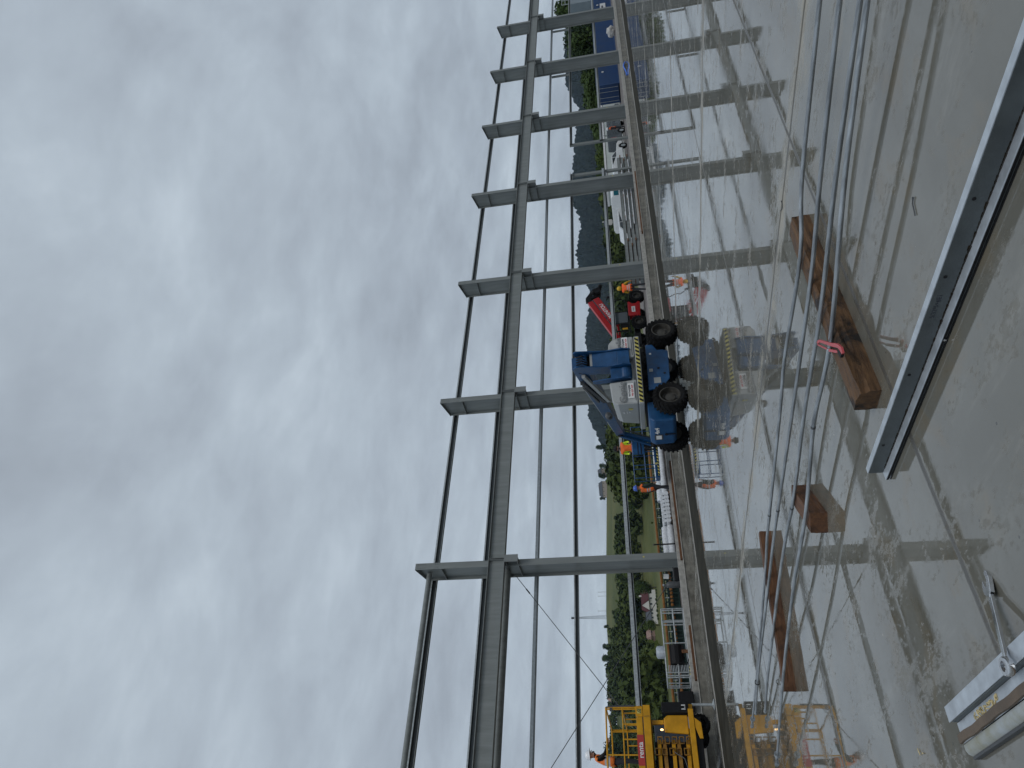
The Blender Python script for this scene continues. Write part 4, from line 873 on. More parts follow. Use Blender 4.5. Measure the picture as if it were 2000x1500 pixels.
        shell('vest',lambda c,f:.93<c.z<1.50 and torso(c) and (c-V['neck']).length>.075,.022,M)
    t.scale=(1.14,1.10,1.04)
    hc=V['head']; up=(V['crown']-V['chin']).normalized()
    if helmet:
        b=MB(); b.lathe([(.155,-.005),(.150,.0),(.128,.012),(.126,.05),(.112,.095),(.08,.13),(.03,.148),(.004,.15)],hc+up*.035+Vector((0,-.004,0)),up,20); b.lathe([(.06,.0),(.07,.0),(.07,.006),(.06,.006)],hc+up*.03+Vector((0,-.12,0)),up,12); b.build('helmet',helmet,t,smooth=True)
    if hood:
        b=MB(); b.ball(tuple(hc+Vector((0,.022,.01))),(.128,.128,.155),14,9); b.build('hood',hood,t,smooth=True)
    if hair:
        b=MB(); b.ball(tuple(hc+Vector((0,.022,.045))),(.105,.115,.095),14,9); b.build('hair',hair,t,smooth=True)
    if beard:
        b=MB(); b.ball(tuple(hc+Vector((0,-.055,-.075))),(.06,.055,.045),10,6); b.build('beard',m_ink,t,smooth=True)
    return t
# man with the blue helmet, side on, outside the wall
person('man in a blue helmet and orange vest over dark green sleeves, standing beyond the wall',(18.95,29.4,.20),R(92),(m_hgreen,m_trk),
 pose={'kneeL':(.10,-.09,.50),'ankL':(.11,-.10,.10),'toeL':(.12,-.26,.045),'kneeR':(-.10,.08,.51),'ankR':(-.11,.20,.12),'toeR':(-.12,.06,.045),'elL':(.24,.05,1.14),'wrL':(.22,.02,.9),'palmL':(.22,.0,.83)},vest=(.85,.15,.02),helmet=m_hblue)
# man in the basket, facing the camera
bt_world=Vector((19.72,27.72,.845))
person('man in a dark cap and lime and orange jacket in the blue lift basket',(19.98,27.46,.96),R(-36),(m_yelv,m_trk),pose={'wrL':(.22,-.24,1.10),'palmL':(.2,-.30,1.10),'wrR':(-.22,-.24,1.10),'palmR':(-.2,-.30,1.10)},vest=(.85,.15,.02),stripes=False,helmet=m_black,beard=True)
# worker in mustard rain jacket, seen from behind
person('person in a mustard hooded rain jacket and orange vest, seen from behind near the telehandler',tuple(Vector((gY(1225,562,29.8).x,29.8,.30))),R(180-48),(m_hyel,m_trk),
 pose={'kneeL':(.14,-.02,.50),'ankL':(.18,.03,.10),'toeL':(.20,-.12,.045),'elR':(-.31,.0,1.17),'wrR':(-.36,-.10,.98),'palmR':(-.36,-.13,.91),'elL':(.28,-.08,1.15),'wrL':(.16,-.24,1.08),'palmL':(.12,-.28,1.06)},vest=(.90,.13,.02),hood=m_hyel)
# far worker by the van
person('man in a white helmet and orange vest in front of the dark grey van',(gY(1205,249,37.0).x,37.0,.3),R(200),(m_trk,m_trk),vest=(.85,.13,.02),helmet=m_hwhite)
# operator on the yellow lift
pz=2.27
person('man in a white helmet leaning on the rail of the yellow lift',(5.80,24.5,pz),R(75),(m_black,m_trk),
 pose={'chest':(0,-.06,1.33),'neck':(0,-.12,1.48),'chin':(0,-.16,1.55),'head':(0,-.16,1.64),'crown':(0,-.145,1.715),'shL':(.19,-.06,1.41),'shR':(-.19,-.06,1.41),'elL':(.24,-.22,1.20),'wrL':(.20,-.46,1.12),'palmL':(.19,-.53,1.12),'elR':(-.23,-.2,1.20),'wrR':(-.18,-.44,1.10),'palmR':(-.17,-.51,1.10),'spine':(0,.0,1.14)},vest=(.80,.19,.025),helmet=m_hwhite,beard=True)
# ---------------------------------------------------------------- yard beyond the wall
# red telehandler, front to the right, boom raised
TC=Vector((40.9,39.2,.25)); th=thing('telehandler','red telehandler with its boom raised, parked beyond the wall','telehandler',TC,0)
for x,y in ((1.55,-1.0),(-1.35,-1.0),(1.55,1.0),(-1.35,1.0)): wheel(th,(x,y,.60),(0,-1 if y<0 else 1,0),.60,.42,.32,18)
b=MB(); b.b2((-2.1,-.6,.55),(2.2,.6,1.0)); b.build('chassis',m_black,th)
b=MB(); b.prism([(-.75,.45),(.85,.40),(.95,.55),(.75,.72),(.72,1.02),(1.0,1.25),(.95,1.36),(-.75,1.36),(-.62,1.05),(-.62,.75)],lambda a,z,k:(a,k,z),-1.12,-.70); b.build('side_body',m_red,th,bevel=.03)
sign(th,(.05,-1.125,.95),.62,.28,(1,0,0),(0,0,1)); text('plate_lettering','790 029',.13,m_ink,th,(.05,-1.136,.95),(1,0,0),(0,0,1),.002,bold=.004)
b=MB(); b.b2((-.6,-1.0,1.37),(1.0,.1,1.43)); b.b2((1.0,-1.2,1.28),(2.3,-.72,1.36)); b.b2((-2.1,-1.2,1.28),(-.7,-.72,1.36)); b.build('mudguard',m_black,th)
cab=MB()
for x,y in ((-1.4,-1.05),(-.1,-1.05),(-1.4,-.2),(-.1,-.2)): cab.bar((x,y,1.4),(x+.1*(x<-1),y+.0,2.6),.08,.08)
cab.b2((-1.4,-1.1,2.6),(-.05,-.15,2.68)); cab.b2((-1.35,-.9,1.4),(-.9,-.4,2.0)); cab.build('cab_frame',m_black,th)
b=MB(); b.b2((-1.3,-1.07,1.45),(-.15,-1.05,2.58)); b.build('cab_window',m_glass,th)
b0=Vector((-2.3,.35,2.05)); b1=Vector((3.25,.35,4.55)); d=b1-b0
b=MB(); b.bar(b0,b0+d*.93,.34,.42); b.build('boom',m_red,th,bevel=.015); b=MB(); b.bar(b0+d*.931,b1,.26,.34); b.b2((3.0,.2,4.3),(3.4,.5,4.75)); b.build('boom_tip',m_black,th)
ang=math.atan2(d.z,d.x); ux=d.normalized(); uz=Vector((-ux.z,0,ux.x))
p0=b0+d*.30-uz*.62; p1=b0+d*.86-uz*.62
b=MB(); b.bar(b0+d*.28-uz*.50+Vector((0,-.42,0)),b0+d*.90-uz*.46+Vector((0,-.42,0)),.10,.50); b.build('boom_cover',m_red,th,bevel=.02)
text('boom_lettering','MANITOU',.42,m_white,th,b0+d*.60-uz*.48+Vector((0,-.475,0)),ux,uz,.003,bold=.01,shear=.1)
b=MB(); b.bar(b0+d*.15-uz*.3,b0+d*.5-uz*1.0,.16,.16); b.bar(b0+d*.5-uz*.3,b0+d*.5-uz*1.0,.2,.2); b.build('lift_ram',m_red,th)
b=MB(); b.bar(b1,b1+Vector((.55,0,-.95)),.2,.2); b.bar(b1+Vector((.2,0,.05)),b1+Vector((1.05,-.1,-.55)),.16,.26); b.tube(b1+Vector((.75,-.35,-.75)),b1+Vector((.75,.35,-.75)),.32,14)
for k in range(7): b.ball(tuple(b1+Vector((.6+.13*k,-.2+.1*(k%3),-.45-.10*k))),(.2,.2,.18),8,5)
b.build('winch_head',m_black,th)
b=MB(); b.path([(.95,-1.15,1.35),(1.0,-1.4,1.9),(.85,-1.45,2.2),(1.25,-1.5,2.75)],.035,6); b.ball((1.3,-1.5,2.8),(.08,.1,.2),8,5); b.build('mirror_arm',m_black,th)
b=MB(); b.tube((-1.9,-1.0,1.5),(-1.9,-1.0,1.9),.07,10); b.build('beacon',m_yel,th); 
# stacked grey beams with timber spacers
lay=[.33,.63,.93,1.22]; nb=['bottom','second lowest','second highest','topmost']
for i,z in enumerate(lay):
    for j,y in enumerate((33.25,33.75,34.25)):
        x0=38.9+.12*i+.2*j; x1=54.6-.3*j
        t=thing('stacked_beam',('%s front beam of the stack of grey steel beams'%nb[i]) if j==0 else ('grey steel beam in the %s layer of the stack, %s row from the front'%(nb[i],['','second','third'][j])),'steel beam',((x0+x1)/2,y,z),0,'grey steel beams stacked beyond the wall')
        b=MB(); h=(x1-x0)/2; b.ibeam((-h,0,.11),(h,0,.11),.34,.22,.02,.3); b.build('beam',m_paint,t)
for k in range(6):
    for i in range(4):
        t=thing('spacer_timber','short rusty brown timber spacer between the stacked grey beams','timber',(39.6+k*2.9+(i%2)*.6,33.75,lay[i]-.09),0,'timber spacers in the beam stack'); b=MB(); b.b2((-.15,-.75,0),(.15,.75,.085)); b.build('block',m_wood2,t)
for (x0,x1,z,r,lb) in ((45.5,53.5,1.14,.03,'upper white wrapped pipe lying in the beam stack'),(44.5,52,.85,.035,'middle white wrapped pipe lying in the beam stack'),(45,54,.56,.03,'lower white wrapped pipe lying in the beam stack')):
    t=thing('wrapped_pipe',lb,'pipe',((x0+x1)/2,33.03,z),0,'white pipes in the beam stack'); b=MB(); b.tube((-(x1-x0)/2,0,0),((x1-x0)/2,0,-.02),r*1.6,10); b.build('pipe',m_wrap,t,smooth=True)
# vehicles
def car(name,label,cat,loc,rz,outline,width,paint,wins,wheels,wr=.34,extra=None):
    t=thing(name,label,cat,loc,rz); b=MB(); h=width/2
    n=len(outline); vs=[]
    for y,ins in ((-h,1),(h,1)):
        for x,z in outline: vs.append((x*(1 if z<1.0 else .985),y*(1 if z<1.0 else .86),z))
    b.add(vs,[tuple(range(n))[::-1],tuple(range(n,2*n))]+[(i,(i+1)%n,n+(i+1)%n,n+i) for i in range(n)]); b.build('body',paint,t,bevel=.05,seg=3,smooth=True)
    for pts in wins:
        for s in (-1,1):
            w=MB(); f=lambda x,z,k:(x,s*(h*(1-.14*max(0,min(1,(z-1.0)/.06)) if z>=1.06 else h*0+1 if False else 1)-.0)*1 if False else s*(h*.86+h*.0)+s*k,z)
            w.prism(pts,f,.004,.016); w.build('window',m_glass if paint is not m_carw else m_glass,t)
    for x in wheels:
        for s in (-1,1):
            Rw=MB(); Rw.lathe([(wr*.62,-.1),(wr*.9,-.11),(wr,-.07),(wr,.07),(wr*.9,.11),(wr*.62,.1)],(x,s*(h-.08),wr),(0,s,0),24,closed=True); ro=Rw.build('wheel',m_rubber,t,smooth=True)
            q=MB(); q.lathe([(wr*.64,.09),(wr*.56,.06),(wr*.2,.05),(.01,.07)],(x,s*(h-.08),wr),(0,s,0),16); q.build('rim',m_galv,ro,smooth=True)
    a=MB()
    for x in wheels:
        for s in (-1,1): a.lathe([(wr*1.01,-.02),(wr*1.16,-.02),(wr*1.16,.012),(wr*1.01,.012)],(x,s*(h-.005),wr*1.02),(0,s,0),24,closed=True)
    a.build('wheel_arch',m_black,t)
    return t
van=car('panel_van','dark grey panel van parked in front of the white site cabins','van',(71.8,39.9,.3),0,[(-3.45,.35),(3.5,.35),(3.55,.75),(3.3,1.02),(2.35,1.18),(1.55,1.80),(1.2,1.88),(-3.3,1.92),(-3.42,1.8),(-3.5,1.0)],1.95,m_card,[[(1.1,1.12),(2.05,1.12),(1.5,1.65),(1.1,1.68)],[(-.5,1.12),(1.0,1.12),(1.0,1.68),(-.5,1.68)]],(2.5,-2.3),.36)
b=MB(); b.b2((3.5,-.5,.5),(3.57,.5,.7)); b.b2((-3.53,-.9,.35),(-3.46,.9,.5)); b.build('bumper',m_black,van)
b=MB(); b.b2((-3.52,-.93,.9),(-3.46,-.80,1.5)); b.build('tail_light',m_red,van)
b=MB(); b.b2((1.75,-1.15,1.1),(1.9,-.99,1.3)); b.build('mirror',m_black,van)
car('pickup_truck','white pickup with black lower sides, parked right of the stacked beams','pickup truck',(62.9,38.8,.3),0,[(-2.7,.45),(2.7,.45),(2.75,.85),(2.5,1.02),(1.2,1.12),(.35,1.62),(-1.2,1.64),(-2.6,1.55),(-2.7,.9)],1.9,m_carw,[[(.0,1.14),(1.0,1.14),(.25,1.54),(.0,1.55)],[(-1.3,1.14),(-.1,1.14),(-.1,1.55),(-1.3,1.54)]],(1.75,-1.7),.38)
car('estate_car','white estate car, its roof showing above the stacked beams','car',(51.0,37.9,.3),0,[(-2.6,.3),(2.3,.3),(2.35,.9),(2.1,1.38),(1.7,1.50),(-.7,1.44),(-1.45,1.02),(-2.5,.88),(-2.65,.6)],1.8,m_carw,[[(.1,.98),(1.85,.98),(1.6,1.36),(.1,1.38)],[(-1.2,.98),(0,.98),(0,1.37),(-.6,1.36)]],(1.4,-1.6),.32)
t=car('minivan','white van with a teal rear window, behind the stacked beams','van',(65.0,44.2,.3),R(90),[(-1.0,.3),(4.0,.3),(4.0,1.9),(3.6,2.05),(-.7,2.08),(-.95,1.9),(-1.0,1.2)],2.0,m_carw,[],(.2,3.2),.34)
b=MB(); b.b2((-1.02,-.85,1.25),(-1.0,.85,1.75)); b.build('rear_window',mat('teal_rear_glass',(.02,.13,.17),.1,0,.1,4),t); sign(t,(-1.025,-.1,1.05),.6,.35,(0,-1,0),(0,0,1),m_white); text('plate_lettering','JS',.22,m_ink,t,(-1.036,-.1,1.05),(0,-1,0),(0,0,1),.002)
# white site cabins
for i,(x0,x1,lb) in enumerate(((70.5,81.5,'long white site cabin behind the white pickup'),(81.8,94.0,'white site cabin directly behind the dark grey van'))):
    t=thing('site_cabin',lb,'cabin',((x0+x1)/2,47.5,.2),0,'white site cabins'); h=(x1-x0)/2
    b=MB(); b.b2((-h,-1.3,.15),(h,1.3,2.45)); b.build('wall',mat('cabin_panel',(.55,.60,.58),.45,0,.06,1.5),t,bevel=.02)
    b=MB(); b.b2((-h-.05,-1.36,2.452),(h+.05,1.36,2.68)); b.build('roof',m_white,t); b=MB(); b.b2((-h,-1.33,2.40),(h,-1.302,2.445)); b.b2((-h,-1.25,.0),(h,1.25,.148)); b.build('seam',m_greyd,t)
    b=MB(); b.b2((h-2.2,-1.325,.2),(h-1.3,-1.302,2.15)); b.build('door',m_white,t)
# blue containers
def container(label,x0,x1,y0,z0,hh=2.6,dd=2.44):
    t=thing('shipping_container',label,'container',((x0+x1)/2,y0+dd/2,z0),0,'blue shipping containers'); L_=x1-x0; h=L_/2
    b=MB(); n=int(L_/.28); 
    for i in range(n):
        a=-h+.12+(L_-.24)*i/n; w=(L_-.24)/n
        for (p,q,dp) in ((0,.35,0),(.5,.85,.035)):
            b.add([(a+w*p,-dd/2+dp,.14),(a+w*q,-dd/2+dp,.14),(a+w*q,-dd/2+dp,hh-.12),(a+w*p,-dd/2+dp,hh-.12)],[(0,1,2,3)])
            q2=.5 if p==0 else 1.0; dq=.035 if p==0 else 0
            b.add([(a+w*q,-dd/2+dp,.14),(a+w*q2,-dd/2+dq,.14),(a+w*q2,-dd/2+dq,hh-.12),(a+w*q,-dd/2+dp,hh-.12)],[(0,1,2,3)])
    b.b2((-h+.1,-dd/2+.05,.14),(h-.1,dd/2-.02,hh-.02)); b.build('side_wall',m_cont,t)
    b=MB(); b.b2((-h,-dd/2-.01,hh-.12),(h,-dd/2+.1,hh)); b.b2((-h,-dd/2-.01,0),(h,-dd/2+.1,.139)); b.b2((-h,dd/2-.1,0),(h,dd/2,.139))
    for x in (-h+.05,h-.05): b.b2((x-.06,-dd/2-.012,.14),(x+.06,-dd/2+.1,hh-.121))
    b.build('frame',m_cont,t)
    b=MB(); b.b2((-h-.03,-dd/2+.05,.14),(-h+.03,-.01,hh-.13)); b.b2((-h-.03,.01,.14),(-h+.03,dd/2-.05,hh-.13)); b.build('door',m_contd,t)
    b=MB()
    for y in (-.85,-.35,.35,.85): b.tube((-h-.05,y,.2),(-h-.05,y,hh-.2),.02,8)
    b.build('lock_bar',m_galv,t)
    b=MB(); b.tube((-h+3.2,-dd/2-.02,1.85),(-h+3.2,-dd/2-.10,1.85),.14,14); b.build('vent',m_white,t); return t
container('blue shipping container standing beside the white site cabins',80.6,98.6,39.2,.3,2.75); container('blue shipping container carrying white sign boards, at the photo edge',100.2,112.4,39.0,.3,2.75)
t=thing('bulk_bag','crumpled white bulk bag in front of the blue container','bag',(gY(1205,60,36.2).x,36.2,.3)); b=MB(); 
bm=bmesh.new(); bmesh.ops.create_icosphere(bm,subdivisions=3,radius=.75)
for v in bm.verts: v.co*=1+.28*noise.noise(v.co*2.2)+.1*noise.noise(v.co*6); v.co=v.co*.82; v.co.z=max(-.5,v.co.z*.9)+.45
me=bpy.data.meshes.new('sack'); bm.to_mesh(me); bm.free(); me.materials.append(mat('white_bag_cloth',(.55,.54,.52),.7,0,.3,5,.4,9)); o=bpy.data.objects.new('sack',me); C.objects.link(o); o.parent=t
XB=gY(1180,12,38.9).x
for x,z,w,h,lb in ((XB,1.45,2.2,.75,'larger white sign board on the blue container at the photo edge'),(XB-2.2,1.0,2.4,.9,'lower white sign board with a dark window on the blue container')):
    t=thing('sign_board',lb,'sign',(x,38.9,z)); sign(t,(0,0,0),w,h,(1,0,0),(0,0,1),m_white,'board'); b=MB(); b.b2((-w*.35,-.03,-.05),(w*.1,-.012,h*.25)); b.build('dark_panel',m_ink,t)
GX=gY(1130,21,46).x+9; GZ=gY(1112,12,46).z; t=thing('grey_cabin','grey upper cabin with a mesh rail standing behind the sign boards','cabin',(GX,46,.3)); b=MB(); b.b2((-9,-1.2,.1),(6,1.2,GZ-.3)); b.build('wall',mat('grey_cabin_panel',(.20,.25,.28),.5,0,.1,1),t); b=MB()
for i in range(9): b.tube((-8.6+1.7*i,-1.15,GZ-.3),(-8.6+1.7*i,-1.15,GZ+.8),.05,6)
for z in (GZ+.25,GZ+.8): b.tube((-8.6,-1.15,z),(5.2,-1.15,z),.05,6)
b.build('roof_rail',m_galv,t)
# green racks with rusty rails, white wrapped bundles
for k in range(7):
    x=10.3+2.25*k; t=thing('rebar_rack','dark green rack filled with rusty orange couplers beneath the long orange rail','rack',(x,34.2,.3),0,'dark green racks under the orange rail')
    b=MB()
    for xx in (0,.72,1.44,2.15):
        for y in (-.5,.5): b.b2((xx-.03,y-.03,0),(xx+.03,y+.03,.72))
    for z in (.05,.36,.68):
        for y in (-.5,.5): b.b2((-.03,y-.025,z),(2.18,y+.025,z+.05))
    for i in range(11): b.tube((.1+.2*i,-.45,.05+.02*(i%3)),(.1+.2*i,-.47,.66),.02,6)
    b.b2((0,-.1,.02),(2.15,.45,.60)); b.build('frame',m_green,t)
    b=MB()
    for i in range(11): b.tube((.06+.2*i,-.52,.42),(.17+.2*i,-.52,.42),.075,10)
    b.build('couplers',m_orange,t,smooth=True)
    b=MB()
    for i in range(3): b.tube((.5+.55*i,-.515,.55),(.5+.55*i,-.50,.75),.03,6)
    b.build('loose_bars',m_galv,t)
t=thing('rusty_rail','long rusty orange tube resting along the green racks','rail',(17,33.62,1.12)); b=MB(); b.tube((-8.9,0,0),(7.4,0,.02),.062,12); b.build('tube',m_orange,t,smooth=True); b=MB(); [b.bar((x,.06,-.1),(x,.5,-.1),.08,.08) for x in (-8,-5,-2,1,4,7)]; b.build('brackets',m_green,t)
t=thing('rusty_rail','short lower rusty orange tube left of the grey work platform','rail',(9.6,33.5,.72)); b=MB(); b.tube((-1.4,0,0),(3.4,0,0),.062,12); b.build('tube',m_orange,t,smooth=True); b=MB(); b.bar((-1.2,.05,-.42),(-1.2,.05,-.06),.07,.07); b.bar((3.0,.05,-.42),(3.0,.05,-.06),.07,.07); b.build('stands',m_green,t)
def bundle(label,x0,x1,y,z,r,n,rolls=False):
    t=thing('wrapped_bundle',label,'bundle',((x0+x1)/2,y,z),0,'white film wrapped bundles'); h=(x1-x0)/2; b=MB()
    if rolls:
        for i in range(8): b.tube((-h+.05+i*2*h/8,-.3,r),(-h+.05+i*2*h/8,.3,r),r,14); 
        for i in range(8): b.tube((-h+.05+i*2*h/8,-.25,r*2.6),(-h+.05+i*2*h/8,.3,r*2.6),r*.8,14)
    else:
        for (yy,zz) in ((0,r),(.3,r),(.15,r*2.6))[:n]: b.path([(-h+2*h*i/16,yy+.03*noise.noise(Vector((i*.9,yy,1))),zz+.03*noise.noise(Vector((i*.7,3,yy)))) for i in range(17)],[r*(1+.12*noise.noise(Vector((i*1.3,zz,4)))) for i in range(17)],12)
    b.build('film_wrap',m_wrap,t,smooth=True); b=MB(); b.b2((-h*.9,-.3,-.07),(-h*.9+.12,.4,-.002)); b.b2((h*.8,-.3,-.07),(h*.8+.12,.4,-.002)); b.build('bearer',m_wood2,t); return t
bundle('white film wrapped tubes between the blue lift basket and the man in the blue helmet',20.2,24.4,32.6,.38,.16,3)
bundle('row of white wrapped rolls right behind the man in the blue helmet',18.6,20.4,32.3,.38,.13,3,True)
bundle('long torn white wrapped bundle left of the man in the blue helmet',16.95,18.5,32.4,.3,.17,3)
t=thing('marker_post','thin black post standing in front of the torn white bundle','post',gY(1318,1062,30.4)+Vector((0,0,-.1))); b=MB(); b.tube((0,0,0),(0,0,1.05),.035,8); b.build('pole',m_black,t); b=MB(); b.tube((0,0,1.051),(0,0,1.09),.045,8); b.build('cap',m_greyd,t)
t=thing('notice_sheet','small white notice hanging on a green rack left of the nearest column','notice',gY(1301,1126,33.55)); sign(t,(0,0,0),.26,.26,(1,0,-.1),(.1,0,1),m_white,'sheet'); b=MB(); b.tube((0,0,.13),(0,.1,.2),.01,6); b.build('tie',m_black,t)
# galvanised work platform cage with black engine and silver dome
t=thing('work_platform','grey galvanised work platform cage with black engine and hazard stripe','work platform',(12.05,31.0,.2))
b=MB()
for x in (-1.5,-1.42,-1.3,-.05,.05+.85,1.3,1.42,1.5):
    for y in (0,1.3):
        if y==0 or abs(x)>1.2: b.tube((x,y,.1),(x,y,1.12),.03,8)
for z in (.15,.62,1.12):
    for y in (0,1.3):
        if z!=.62 or y==0: b.tube((-1.5,y,z),(1.5,y,z),.03,8)
    for x in (-1.5,1.5): b.tube((x,0,z),(x,1.3,z),.03,8)
b.build('cage',m_galv,t,smooth=True)
b=MB(); b.b2((-1.5,0,.0),(1.5,1.3,.07)); b.build('floor_grid',m_galvd,t)
b=MB()
for i in range(14): b.b2((-1.28,.02,.16+.066*i),(-.98,.06,.19+.066*i))
b.build('louvre',m_galv,t)
hazard(t,(-1.42,-.04,.12),(-1.0,-.04,.12),.13,3,(0,-1,0))
b=MB(); b.b2((-.95,-.05,.36),(-.15,.8,.92)); b.tube((-.95,.1,.64),(-.15,.1,.64),.30,12); b.tube((-.3,-.1,.45),(-.3,.3,.45),.16,12); b.path([(-.9,-.05,.5),(-1.0,-.12,.25),(-.7,-.1,.12)],.025,6); b.build('engine',m_black,t,bevel=.03)
b=MB(); b.lathe([(.01,.36),(.16,.355),(.25,.31),(.27,.22),(.27,.02),(.25,0)],(-.25,.5,1.14),(0,0,1),24); b.build('silver_dome',m_galvl,t,smooth=True)
b=MB(); b.b2((-.52,-.12,.02),(-.38,-.06,.42)); b.build('prop_timber',m_wood2,t)
# litter of small things on the gravel by the left column
for x,y,s,m_,n_,lb in ((15.0,30.7,.32,m_black,'tool_chest','black tool chest at the foot of the nearest column'),(14.5,30.6,.3,m_greyd,'gas_bottle','dark grey gas bottle beside the black tool chest')):
    t=thing(n_,lb,'tool chest' if 'chest' in n_ else 'gas bottle',(x,y,.3)); b=MB()
    if 'chest' in n_: b.b2((-s,-s*.5,0),(s,s*.5,s*.9)); b.build('case',m_,t,bevel=.04); b=MB(); b.b2((-s*1.03,-s*.52,s*.905),(s*1.03,s*.52,s*1.05)); b.build('lid',m_greyd,t)
    else: b.lathe([(.13,0),(.15,.05),(.15,.55),(.10,.66),(.04,.70),(.04,.78)],(0,0,0),(0,0,1),16); b.build('bottle',m_,t,smooth=True); b=MB(); b.tube((0,0,.781),(0,0,.85),.05,10); b.build('valve',m_galv,t)
# ---------------------------------------------------------------- vegetation and far buildings
random.seed(21)
def leafmat(name,c1,c2):
    M=mat(name,c1,.8,0,0,.35,0,col2=c2,amt=.5,width=.22,rvar=0,spec=.25,detail=8); return M
m_lfA=leafmat('mid_green_leaves',(.022,.045,.012),(.075,.115,.026)); m_lfB=leafmat('dark_green_leaves',(.012,.028,.012),(.042,.070,.022)); m_lfC=leafmat('yellow_green_leaves',(.04,.065,.014),(.11,.15,.03))
m_bark=mat('bark',(.05,.04,.03),.9,0,.3,6)
m_wd=mat('woodland_leaves',(.013,.028,.010),.85,0,0,.06,0,col2=(.085,.110,.026),amt=.5,width=.17,rvar=0,spec=.2,detail=12)
def leaves(b,c,rad,n,s,cl=7,rs=random):
    """leaf-clump quads in overlapping clusters filling an uneven crown"""
    cs=[]
    for k in range(cl):
        a=rs.random()*6.28; h=rs.random(); q=rs.random()**.5*.62*(1-.45*h)
        cs.append((Vector((math.cos(a)*q*rad[0],math.sin(a)*q*rad[1],(h-.42)*1.45*rad[2])),.34+.3*rs.random()))
    for i in range(n):
        o,k=rs.choice(cs); d=Vector((rs.gauss(0,1),rs.gauss(0,1),rs.gauss(0,1))).normalized(); rr=k*(.55+.45*rs.random())
        p=Vector(c)+o+Vector((d.x*rad[0],d.y*rad[1],d.z*rad[2]))*rr
        nrm=(d+Vector((rs.gauss(0,.5),rs.gauss(0,.5),rs.gauss(.35,.5)))).normalized(); u=nrm.orthogonal().normalized(); v=nrm.cross(u); t=rs.random()*6.28
        uu=(u*math.cos(t)+v*math.sin(t))*s*(.6+.8*rs.random()); vv=(v*math.cos(t)-u*math.sin(t))*s*(.4+.6*rs.random())
        b.add([p-uu-vv*.5,p+uu*.2-vv,p+uu,p+vv],[(0,1,2,3)])
def tree_proto(mt,n,wide=.36,s=.035,cl=9,seed=1,trunk=.22):
    rs=random.Random(seed); b=MB(); leaves(b,(0,0,.60),(wide,wide,.40),n,s,cl,rs); cm=b.mesh('crown',mt)
    b=MB(); b.path([(0,0,-.05),(.01,0,.2),(0,.01,.45),(.01,0,.75)],[.028,.022,.016,.006],7)
    for k in range(5):
        a=rs.random()*6.28; z=.3+.08*k; b.path([(0,0,z),(math.cos(a)*.1,math.sin(a)*.1,z+.1),(math.cos(a)*.22,math.sin(a)*.22,z+.2)],[.011,.008,.003],5)
    return cm,b.mesh('trunk',m_bark)
PR={'big':tree_proto(m_lfA,2600,.40,.030,14,2),'dark':tree_proto(m_lfB,2600,.38,.030,13,3),'pale':tree_proto(m_lfC,2300,.40,.030,12,4),'tall':tree_proto(m_lfB,1200,.24,.034,9,5),'bush':tree_proto(m_lfA,2400,.62,.038,12,6)}
def tree(kind,label,p,h,w=1,group='trees beyond the site',name=None):
    t=thing(name or {'big':'broadleaf_tree','dark':'broadleaf_tree','pale':'broadleaf_tree','tall':'poplar_tree','bush':'bush'}[kind],label,'bush' if kind=='bush' else 'tree',p,random.random()*6.28,group)
    for me,n in zip(PR[kind],('crown','trunk')):
        o=bpy.data.objects.new(n,me); C.objects.link(o); o.parent=t; o.scale=(h*w,h*w,h)
    return t
def polarpt(y,dist,x=1240):
    a=azel(x,y)[0]; px,py=math.sin(a)*dist,math.cos(a)*dist; return Vector((px,py,hill(a,dist)))
def top_h(p,x):   # height needed for the crown to reach picture coordinate x
    lo,hi=1,60
    for _ in range(30):
        m_=(lo+hi)/2
        if proj((p.x,p.y,p.z+m_))[0]>x: lo=m_
        else: hi=m_
    return lo
def mask(x,y):
    """1 where the photo's slope is wooded"""
    if y>1480: return .8
    if 860<y<1000:
        e=1186 if y<925 else 1190+(y-925)*.55
        if y>945 and x<1205 : return .0 if x<1188+(y-945)*.25 else .9
        return 1 if x>e else 0
    if 1000<=y<1180:
        if x<1205+ (6 if 1030<y<1060 else 0): return 0
        if 1252<x and y<1110: return .02
        if 1112<y<1150 and x>1262: return .1
        if 1226<x<1231 and 960<y<1040: return .15
        return .85
    if 1180<=y<1480:
        e=1197 if y<1200 else 1188
        if x<e: return 0
        if abs(x-(1262+(y-1180)*.06))<4: return .05
        if 1257<x<1285 and 1140<y<1212: return 0
        if 1380<y and 1205<x<1235 and y>1400: return .1
        return .9
    if y<=860: return 1
    return .5
UP=[(-200,1165),(0,1165),(140,1166),(250,1166),(360,1172),(450,1180),(520,1188),(600,1197),(700,1196),(780,1190),(850,1186),(870,1183),(930,1185),(960,1195),(1000,1200),(1060,1200),(1100,1207),(1170,1210),(1200,1196),(1240,1188),(1300,1184),(1500,1196)]
def upper(y): return interp(UP,y)
